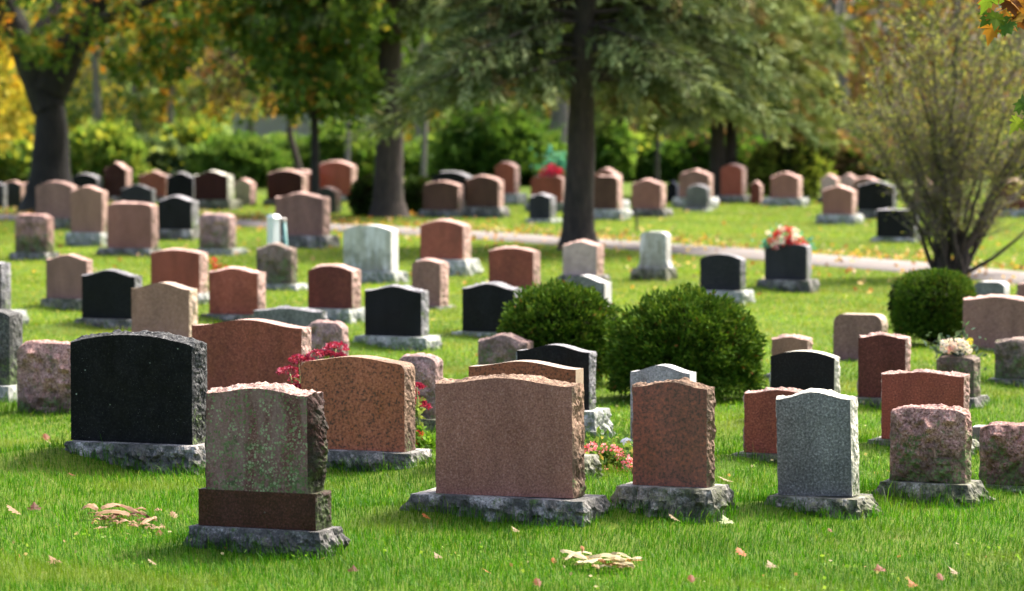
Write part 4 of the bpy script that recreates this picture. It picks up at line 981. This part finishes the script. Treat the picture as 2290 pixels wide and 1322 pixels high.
for i in range(34):
    px = random.uniform(2212, 2330); py = random.uniform(-40, 62) - max(0, (2235 - px)) * .5
    sp.append((px, py, 22.2 + random.uniform(-.3, .3), random.uniform(.11, .16), math.pi + random.gauss(0, .6), random.gauss(-.2, .5), random.choice(lc[:6] if px < 2250 else lc), random.gauss(0, .6)))
spray('leaf', sp, root)
sp = []
for i in range(14):
    px = random.uniform(2272, 2340); py = random.uniform(215, 268)
    sp.append((px, py, 22.0 + random.uniform(-.2, .2), random.uniform(.10, .15), math.pi + random.gauss(.5, .5), random.gauss(-.2, .5), random.choice(lc[:5]), random.gauss(0, .6)))
spray('leaf', sp, root)

# ------------------------------------------------------------------ fallen leaves
OAK = [(0, -.1), (.07, .05), (.20, .08), (.14, .22), (.34, .32), (.18, .42), (.36, .60), (.17, .66), (.22, .85), (.08, .86), (0, 1.)]
def fallen(px, py, sc, c, label, kind='oak', rot=None, tiltx=.4, z=.03):
    p = gp(px, py, z); z = z + float(gh(np.array([p.x]), np.array([p.y]))[0]) - .022; tiltx = min(tiltx, .5); vs, fs = leaf_poly(sc * .8, .22, OAK if kind == 'oak' else MAPLE, 1.1)
    m = Matrix.Rotation(rot if rot is not None else random.uniform(0, 6.28), 4, 'Z') @ Matrix.Rotation(tiltx, 4, 'X')
    Vs = []; Cs = []
    for f in fs:
        for i in f: v = m @ vs[i]; Vs.append((v.x, v.y, v.z)); Cs.append(np.array(c) * (1 + .35 * noise.noise(vs[i] * 40 + Vector((px, py, 0)))))
    me = mesh_np('fallen_leaf', np.array(Vs), 3, np.array(Cs), M_DRY); o = link('fallen_leaf', me, None, (p.x, p.y, z + .012))
    tag(o, label, 'leaf', 'fallen leaves on the grass'); return o
O1, O2, T1, B1, P1 = (.34, .095, .018), (.17, .045, .012), (.24, .14, .06), (.10, .035, .018), (.27, .195, .105)
for a in [(1666, 1240, .10, O1, 'bright orange oak leaf lying right of the pale husks', 'oak', .6, .9), (105, 985, .11, O2, 'upright rust leaf at the left end of the large black headstone base', 'oak', .3, 1.2),
          (125, 997, .11, P1, 'pale tan leaf by the left end of the large black headstone base', 'oak', 1.8, .6), (945, 1128, .15, B1, 'dark brown leaf lying on the left end of the wide brown headstone base', 'oak', -1.2, .9),
          (355, 1205, .075, O2, 'rust leaf standing between the tan heap and the lichen-covered headstone', 'oak', 0., 1.4), (352, 1262, .08, P1, 'pale leaf in the grass below the lichen-covered headstone', 'oak', 1.3, .5),
          (392, 1160, .09, T1, 'tan curled leaf left of the lichen-covered headstone', 'oak', .4, .9), (45, 1150, .13, T1, 'tan leaf near the left edge of the grass', 'oak', 1.2, .5), (78, 1140, .10, B1, 'maroon leaf beside the tan leaf near the left edge', 'maple', .2, 1.0),
          (130, 1258, .10, T1, 'faded tan leaf low in the left corner of the grass', 'maple', .9, .4), (170, 1065, .07, O2, 'small rust leaf below the black headstone base', 'oak', 1.4, .3),
          (962, 1172, .08, O1, 'orange leaf in the grass just below the wide brown headstone base', 'oak', 1.0, .7), (790, 1275, .07, B1, 'small brown leaf below the corner of the lichen-covered headstone base', 'maple', 0, .8), (1205, 1308, .09, O2, 'rust leaf at the bottom edge in the middle', 'oak', .2, 1.1),
          (1098, 1278, .07, O1, 'orange leaf left below the pale husks', 'oak', 1.7, .5), (985, 1245, .07, P1, 'small cream leaf in the middle foreground', 'maple', .9, .5), (1520, 1168, .10, P1, 'cream leaf in front of the thick mossy base', 'oak', 1.2, .7), (1630, 1172, .10, (.36, .40, .20), 'pale green leaf at the right corner of the thick mossy base', 'maple', .5, 1.0),
          (1548, 1300, .08, O2, 'thin rust leaf near the bottom right of the pale husks', 'oak', .1, 1.5), (1972, 1276, .08, O2, 'rust maple leaf below the leaning grey headstone', 'maple', .4, .9), (2108, 1296, .08, O2, 'rust leaf standing in the right foreground', 'oak', .3, 1.3), (2048, 1310, .08, O1, 'orange leaf at the bottom right edge', 'maple', .7, .8),
          (2142, 1280, .08, P1, 'cream leaf in the right foreground', 'maple', 1.1, .6), (1730, 1266, .08, P1, 'cream leaf below the bright orange oak leaf', 'maple', .6, .5), (1240, 1255, .06, O1, 'orange leaf beside the left end of the pale husks', 'oak', .2, 1.2), (735, 1027, .06, O1, 'orange leaf on the grass below the copper speckled headstone', 'oak', .9, .4),
          (1160, 1190, .07, P1, 'cream leaf below the middle of the wide brown headstone base', 'maple', 1.1, .5), (1640, 1077, .13, P1, 'cream leaf between the narrow brown and leaning grey headstones', 'oak', 1.5, .3), (1860, 1190, .05, O2, 'small rust leaf below the leaning grey headstone base', 'oak', .5, .7)]:
    fallen(*a)
def heap(name, label, strips, cols):
    xs_ = [a[0] for a in strips] + [a[2] for a in strips]; ys_ = [a[1] for a in strips] + [a[3] for a in strips]
    for _ in range(26):
        px = random.uniform(min(xs_), max(xs_)); py = random.uniform(min(ys_) + 2, max(ys_)); a = random.gauss(0, .5); Lp = random.uniform(14, 40)
        strips = strips + [(px, py, px + Lp * math.cos(a), py + Lp * .16 * math.sin(a) + random.uniform(-2, 2), random.uniform(.02, .05), random.uniform(.015, .04), random.uniform(0, .03), random.choice((0, 0, 1, 2)))]
    px0, py0 = strips[0][0], strips[0][1]; p0 = gp(px0, py0); root = empty(name, (p0.x, p0.y, 0), label, 'dry leaves')
    for (px, py, px2, py2, w, z, arch, ci) in strips:
        a = gp(px, py, .05); b = gp(px2, py2, .05); d = (b - a); d.z = 0; L = d.length; d.normalize(); s_ = Vector((-d.y, d.x, 0)); Vs = []; Cs = []
        rows = []
        for k in range(9):
            f = k / 8; c = a + d * (L * f) - p0; c.z = z * .7 + arch * .6 * math.sin(math.pi * f); ww = w * (math.sin(math.pi * (.08 + .87 * f)) ** .7)
            rows.append([c + s_ * (ww * u * .7) + Vector((0, 0, .5 * w * (1 - u * u) + .01 * noise.noise(Vector((px + f * 9, u * 3, py))))) for u in (-.5, -.17, .17, .5)])
        for k in range(8):
            for j in range(3):
                for v in (rows[k][j], rows[k + 1][j], rows[k + 1][j + 1], rows[k][j + 1]): Vs.append(tuple(v)); Cs.append(np.array(cols[ci]) * (1 + .3 * noise.noise(Vector((k * 1.3, j * 2.2, px)))))
        me = mesh_np('dry_leaf', np.array(Vs), 4, np.array(Cs), M_DRY); link('dry_leaf', me, root)
heap('husk_heap', 'heap of pale straw-coloured husks below the wide brown headstone', [(1310, 1255, 1255, 1236, .09, .03, .02, 0), (1262, 1252, 1322, 1240, .05, .045, .04, 0), (1290, 1258, 1345, 1250, .07, .03, .0, 0), (1318, 1256, 1400, 1262, .10, .04, .03, 0), (1352, 1246, 1412, 1252, .05, .05, .035, 0), (1280, 1246, 1330, 1253, .05, .04, .02, 1), (1340, 1252, 1418, 1266, .07, .03, .02, 0), (1300, 1238, 1304, 1246, .03, .10, .02, 2)],
     [(.40, .34, .19), (.30, .21, .09), (.26, .12, .035)])
heap('leaf_heap', 'heap of tan curled dry leaves left of the lichen-covered headstone', [(215, 1158, 290, 1160, .12, .03, .03, 0), (240, 1134, 320, 1158, .07, .05, .03, 1), (185, 1146, 220, 1148, .12, .03, .035, 0), (225, 1148, 275, 1142, .10, .045, .035, 0), (315, 1172, 350, 1156, .06, .03, .02, 0), (290, 1152, 335, 1160, .05, .05, .03, 2), (335, 1178, 368, 1174, .05, .03, .0, 0), (250, 1164, 285, 1150, .06, .05, .03, 2)],
     [(.29, .175, .09), (.24, .13, .06), (.12, .05, .02)])
# leaf litter along the lane and under the trees
n = 3400
lx = rng.uniform(-10, 9, n); side = rng.random(n)
yu = np.interp(lx, lux[:, 0], lux[:, 1]); yl = np.interp(lx, llx[:, 0], llx[:, 1])
ly = np.where(side < .45, yu + rng.exponential(1.4, n), np.where(side < .52, rng.uniform(yl, yu), np.where(side < .66, yl - rng.exponential(2.5, n), rng.uniform(27, 76, n))))
keep = ~in_foot(lx, ly) & (np.abs(lx) < ly * .14 + .5) & ((side < .66) | (rng.random(n) < .5 * np.clip((ly - 22) / 30, .1, 1))); lx, ly = lx[keep], ly[keep]; n = len(lx)
Pn = np.stack([lx, ly, np.where(on_lane(lx, ly), .06, .034) + rng.random(n) * .02], 1)
dr = rng.normal(size=(n, 3)); dr[:, 2] *= .45; Ln = rng.uniform(.04, .095, n)
pal = [((.50, .32, .07), 3), ((.44, .20, .05), 2.5), ((.50, .38, .19), 2), ((.25, .12, .05), 2)]
me = mesh_np('leaf_litter', leaf_quads(Pn, dr, Ln, Ln * .75), 4, np.repeat(pick(pal, n), 4, 0), M_DRY)
o = link('leaf_litter', me); tag(o, 'scattered yellow and tan leaves along the lane', 'fallen leaves', kind='stuff')

# ------------------------------------------------------------------ flowers
def blossom(name, root, c, r, cols, n=46, flat=1., up=0.):
    d = unit(rng.normal(size=(n, 3)) + np.array([0, 0, up])); p = np.array(c) + d * r * np.array([1, 1, flat]) * rng.uniform(.35, .75, (n, 1))
    L = r * rng.uniform(.5, .8, n); me = mesh_np(name, leaf_quads(p, d + rng.normal(size=(n, 3)) * .6, L, L * .85), 4, np.repeat(pick(cols, n, .2), 4, 0), M_PETAL); return link(name, me, root)
def greens(name, root, c, r, n, L, pal, flat=.7, mat=None):
    p = np.array(c) + rng.normal(size=(n, 3)) * r * .45 * np.array([1, 1, flat]); p[:, 2] = np.maximum(p[:, 2], .01)
    LL_ = L * rng.uniform(.6, 1.3, n); me = mesh_np(name, leaf_quads(p, rng.normal(size=(n, 3)) + np.array([0, 0, .5]), LL_, LL_ * .6), 4, np.repeat(pick(pal, n), 4, 0), mat or M_LEAF); return link(name, me, root)
RED = [((.60, .03, .05), 3), ((.45, .015, .03), 2)]; WHT = [((.80, .76, .74), 3), ((.72, .62, .62), 1)]; PNK = [((.80, .22, .32), 3), ((.86, .46, .52), 3), ((.66, .06, .10), .7)]
CRM = [((.75, .02, .13), 3), ((.60, .01, .09), 2)]; SED = [((.30, .025, .075), 3), ((.24, .012, .045), 2), ((.42, .06, .12), 1)]; TEAL = [((.06, .24, .19), 3), ((.12, .33, .27), 2)]
def px_plant(name, label, cat, px, gy, dy=0.):
    g = gp(px, gy); return empty(name, (g.x, g.y + dy, 0), label, cat), g.x, g.y + dy
# sedum behind the copper speckled stone
def sedum(label, px, gy, heads):
    root, X, Yp = px_plant('sedum_plant', label, 'flower', px, gy)
    mb = MB()
    for (hx_, hy, r) in heads:
        dy = random.uniform(-.05, .12); p = at(hx_, hy, Yp + dy); e = Vector((p.x - X, dy, p.z)); mb.tube(limb((random.uniform(-.06, .06), 0, -.02), e, 5, -.03, .08), taper(5, .007, .004), 5)
        s_ = F / Yp; rr = r / s_
        d = unit(rng.normal(size=(150, 3))); d[:, 2] = np.abs(d[:, 2]) - .1; q_ = np.array(e) + d * rr * np.array([1, .9, .5]) * (1 + .18 * rng.normal(size=(150, 1)) * .5)
        L = rng.uniform(.014, .024, 150); me = mesh_np('flower_head', leaf_quads(q_, d + rng.normal(size=(150, 3)) * .4, L, L), 4, np.repeat(pick(SED, 150), 4, 0), M_PETAL); link('flower_head', me, root)
    mb.build('stem', plain('sedum_stem_' + str(px), (.22, .26, .07)), root, smooth=True)
    zz_ = []
    P_ = []
    for (hx_, hy, r) in heads:
        p = at(hx_, hy, Yp); e = Vector((p.x - X, 0, p.z))
        for f in np.linspace(.25, .9, 9): P_.append(np.array(e * f) + rng.normal(size=3) * .03)
    P_ = np.array(P_); L = rng.uniform(.05, .09, len(P_)); dd = rng.normal(size=(len(P_), 3)); dd[:, 2] = np.abs(dd[:, 2]) * .6
    me = mesh_np('foliage', leaf_quads(P_, dd, L, L * .5), 4, np.repeat(pick([((.14, .22, .06), 3), ((.22, .28, .08), 2)], len(P_)), 4, 0), M_LEAF); link('foliage', me, root)
sedum('dark pink sedum rising left of the copper speckled headstone', 690, 985, [(648, 834, 26), (668, 806, 20), (684, 812, 24), (668, 850, 18), (712, 796, 22), (735, 794, 14), (752, 780, 24), (664, 868, 14), (640, 873, 12), (668, 872, 10), (762, 798, 10)])
sedum('dark pink sedum showing right of the copper speckled headstone', 925, 985, [(932, 866, 14), (934, 900, 16), (944, 912, 17), (926, 908, 14), (920, 880, 14)])
# geranium
root, X, Yp = px_plant('geranium', 'red geranium with lobed leaves right of the copper speckled headstone', 'flower', 948, 1012, .1)
greens('foliage', root, (.02, 0, .05), .11, 240, .05, [((.10, .22, .02), 3), ((.16, .30, .03), 2)])
for px, py in ((934, 970), (940, 966), (931, 980), (943, 975), (936, 990)): p = at(px, py, Yp); blossom('blossom', root, (p.x - X, 0, p.z), .022, RED, 26)
# pink impatiens
root, X, Yp = px_plant('pink_impatiens', 'mound of pink flowers between the wide brown and narrow brown headstones', 'flower', 1368, 1058, .18)
greens('foliage', root, (-.03, .03, .08), .22, 1100, .045, [((.07, .15, .03), 3), ((.16, .25, .05), 2), ((.35, .33, .10), .5)], .55)
greens('foliage', root, (-.10, .1, .12), .13, 300, .045, [((.07, .15, .03), 3), ((.16, .25, .05), 2)], .6)
for px, py in ((1322, 992), (1333, 998), (1342, 1003), (1350, 994), (1312, 996), (1368, 996), (1378, 1000), (1386, 1006), (1383, 1016), (1398, 1016), (1407, 1024), (1410, 1035), (1393, 1032), (1352, 1046), (1366, 1042), (1376, 1046), (1412, 1042), (1402, 1052), (1300, 1000), (1345, 1058)):
    p = at(px, py, Yp); blossom('blossom', root, (p.x - X, random.uniform(-.19, -.10), p.z), random.uniform(.022, .031), PNK, 22)
# small pale lantern behind the narrow stone
root, X, Yp = px_plant('grave_lamp', 'small dark grave lamp with white cap beside the pink flowers', 'lamp', 1404, 1040, .25)
mb = MB(); mb.tube([(0, 0, 0), (0, 0, .10), (0, 0, .105)], [.035, .035, .03], 14); mb.build('body', plain('lamp_black', (.02, .02, .02), .4), root)
mb = MB(); mb.tube([(0, 0, .106), (0, 0, .125), (0, 0, .145), (0, 0, .155)], [.05, .048, .03, .006], 14); mb.build('cap', plain('lamp_white', (.8, .8, .78), .4), root, smooth=True)
# red flowers behind the red headstone at left-middle
root, X, Yp = px_plant('red_flowers', 'low red flowers behind the red headstone on the mossy base', 'flower', 482, 655, .6)
greens('foliage', root, (0, 0, .15), .2, 200, .06, G_MD)
for px, py in ((476, 584), (484, 590), (492, 597), (474, 598), (500, 600)): p = at(px, py, Yp); blossom('blossom', root, (p.x - X, 0, p.z), .045, RED, 26)
# arrangements standing on stones
def arrangement(key, label, spots, dyr, foliage, fpal, vase=None):
    r0, zt, w, tt, Y, c = STONES[key]
    root = empty('flower_arrangement', (c.x, c.y, zt), label, 'flowers')
    for (px, py, r, colr) in spots:
        dy = -.03 - random.uniform(0, dyr); p = at(px, py, c.y + dy); blossom('blossom', root, (p.x - c.x, dy, p.z - zt), r, colr, 40)
    for (px, py, r, n, L) in foliage:
        p = at(px, py, c.y); q_ = np.array([p.x - c.x, .07, p.z - zt]) + rng.normal(size=(n, 3)) * r * np.array([.45, .16, .3]); LL_ = L * rng.uniform(.6, 1.3, n)
        me = mesh_np('foliage', leaf_quads(q_, rng.normal(size=(n, 3)) + np.array([0, 0, .4]), LL_, LL_ * .4), 4, np.repeat(pick(fpal, n), 4, 0), M_LEAF); link('foliage', me, root)
    mb = MB(); mb.tube([(0, 0, .0), (0, 0, .05), (0, 0, .06)], [min(.05, tt * .3), min(.06, tt * .35), .03], 12); mb.build('holder', plain('holder_green_' + key, (.03, .06, .04)), root)
    return root
sp = [(1748, 515, .052, WHT), (1738, 522, .05, RED), (1757, 512, .045, RED), (1778, 518, .05, WHT), (1768, 514, .045, RED), (1735, 532, .05, RED), (1763, 528, .055, RED), (1745, 536, .055, WHT), (1780, 532, .055, WHT), (1730, 545, .045, WHT), (1758, 545, .05, RED), (1774, 545, .05, RED), (1792, 538, .045, RED), (1722, 540, .04, RED), (1718, 521, .03, WHT), (1800, 546, .04, RED), (1735, 552, .04, PNK)]
arrangement('charcfl', 'red and white flower arrangement on the charcoal headstone beside the lane', sp, .08, [(1757, 545, .25, 160, .08), (1722, 550, .12, 50, .07), (1798, 550, .12, 50, .07)], TEAL)
sp = [(1222, 380, .08, CRM), (1234, 375, .085, CRM), (1246, 380, .08, CRM), (1228, 388, .08, CRM), (1242, 389, .08, CRM), (1213, 386, .065, CRM), (1254, 387, .065, CRM)]
arrangement('f14', 'crimson flowers with teal leaves on the red headstone by the spruce', sp, .05, [(1240, 368, .35, 130, .13), (1258, 372, .25, 70, .13)], TEAL)
sp = [(2112, 770, .035, WHT), (2122, 766, .035, WHT), (2132, 772, .035, [((.62, .42, .45), 2), ((.7, .62, .6), 2)]), (2142, 768, .035, WHT), (2152, 766, .035, WHT), (2160, 772, .032, WHT), (2110, 782, .03, WHT), (2125, 784, .03, PNK[1:2] + WHT), (2148, 782, .035, WHT), (2166, 784, .03, WHT), (2170, 764, .026, [((.6, .55, .05), 1)]), (2137, 782, .03, WHT)]
arrangement('flowerpot', 'pale dusty pink flower bunch in the short mossy marker', sp, .05, [(2138, 790, .18, 240, .06), (2138, 778, .2, 120, .05)], [((.05, .09, .06), 3), ((.10, .15, .10), 2)])
# white post and teal stake behind the rough brown stone
pW = at(612, 560, 46.6); M_W = plain('white_paint', (.80, .81, .80), .5, .03); M_T = plain('teal_paint', (.07, .22, .20), .5, .1)
root = empty('white_post', (pW.x, 46.6, 0), 'white square post standing behind the rough brown headstone', 'post', rz=R(-48))
zt = at(612, 482, 46.6).z; mb = MB(); boxmb(mb, -.062, .058, -.05, .05, -.05, zt - .03)
o = mb.build('shaft', M_W, root); mb = MB(); mb.add([(-.075, -.06, zt - .028), (.085, -.06, zt - .028), (.085, .06, zt - .028), (-.075, .06, zt - .028), (-.05, -.04, zt + .01), (.05, -.04, zt + .01), (.05, .04, zt + .01), (-.05, .04, zt + .01)], [(0, 1, 5, 4), (1, 2, 6, 5), (2, 3, 7, 6), (3, 0, 4, 7), (4, 5, 6, 7), (0, 3, 2, 1)]); mb.build('cap', M_W, root)
a = at(640, 560, 46.5); b = at(635, 497, 46.5)
root = empty('teal_stake', (a.x, 46.5, 0), 'leaning teal stake with pale knob right of the white post', 'stake')
mb = MB(); mb.tube([(.03, 0, -.03), (b.x - a.x, 0, b.z)], [.026, .026], 10); mb.build('shaft', M_T, root, smooth=True)
mb = MB(); z_ = b.z; mb.tube([(b.x - a.x, 0, z_), (b.x - a.x, 0, z_ + .012), (b.x - a.x, 0, z_ + .03), (b.x - a.x, 0, z_ + .048), (b.x - a.x, 0, z_ + .055)], [.012, .027, .033, .024, .006], 12); mb.build('knob', plain('pale_knob', (.55, .48, .42)), root, smooth=True)
# thin stake beyond the lane
g = gp(1424, 517); mb = MB(); mb.tube([(0, 0, -.03), (0, 0, .26), (0, 0, .27)], [.02, .018, .012], 8); o = mb.build('wooden_stake', B_SHR, None, (g.x, g.y, 0)); tag(o, 'short brown wooden stake at the lane edge', 'stake')

# ------------------------------------------------------------------ light, world, camera
EL, AZ = R(53), R(51)
Sd = Vector((math.sin(AZ) * math.cos(EL), math.cos(AZ) * math.cos(EL), math.sin(EL)))
sun = bpy.data.lights.new('sun', 'SUN'); sun.energy = 2.8; sun.angle = R(9); sun.color = (1., .94, .84)
so = bpy.data.objects.new('sun', sun); col.objects.link(so); so.rotation_euler = Sd.to_track_quat('Z', 'Y').to_euler(); so.location = (30, 40, 40)
w = bpy.data.worlds.new('World'); scene.world = w; w.use_nodes = True; nt = w.node_tree
bg = nt.nodes['Background']; sky = nt.nodes.new('ShaderNodeTexSky'); sky.sky_type = 'NISHITA'; sky.sun_disc = False
sky.sun_elevation = EL; sky.sun_rotation = AZ; sky.air_density = .55; sky.dust_density = 5.; sky.ozone_density = .3
nt.links.new(sky.outputs[0], bg.inputs[0]); bg.inputs[1].default_value = .15
cam = bpy.data.cameras.new('camera'); cam.lens = 135; cam.sensor_width = 36; cam.clip_end = 3000; cam.clip_start = .5
cam.dof.use_dof = True; cam.dof.focus_distance = 22.3; cam.dof.aperture_fstop = 2.8
co = bpy.data.objects.new('camera', cam); col.objects.link(co); co.location = EYE; co.rotation_euler = (R(90) - PITCH, 0, 0)
scene.camera = co
vs_ = scene.view_settings; vs_.view_transform = 'Standard'; vs_.look = 'None'; vs_.exposure = 1.86; vs_.gamma = 1
scene.cycles.use_denoising = True; scene.cycles.max_bounces = 6; scene.cycles.diffuse_bounces = 3; scene.cycles.transmission_bounces = 3; scene.cycles.glossy_bounces = 2
scene.cycles.sample_clamp_indirect = 4
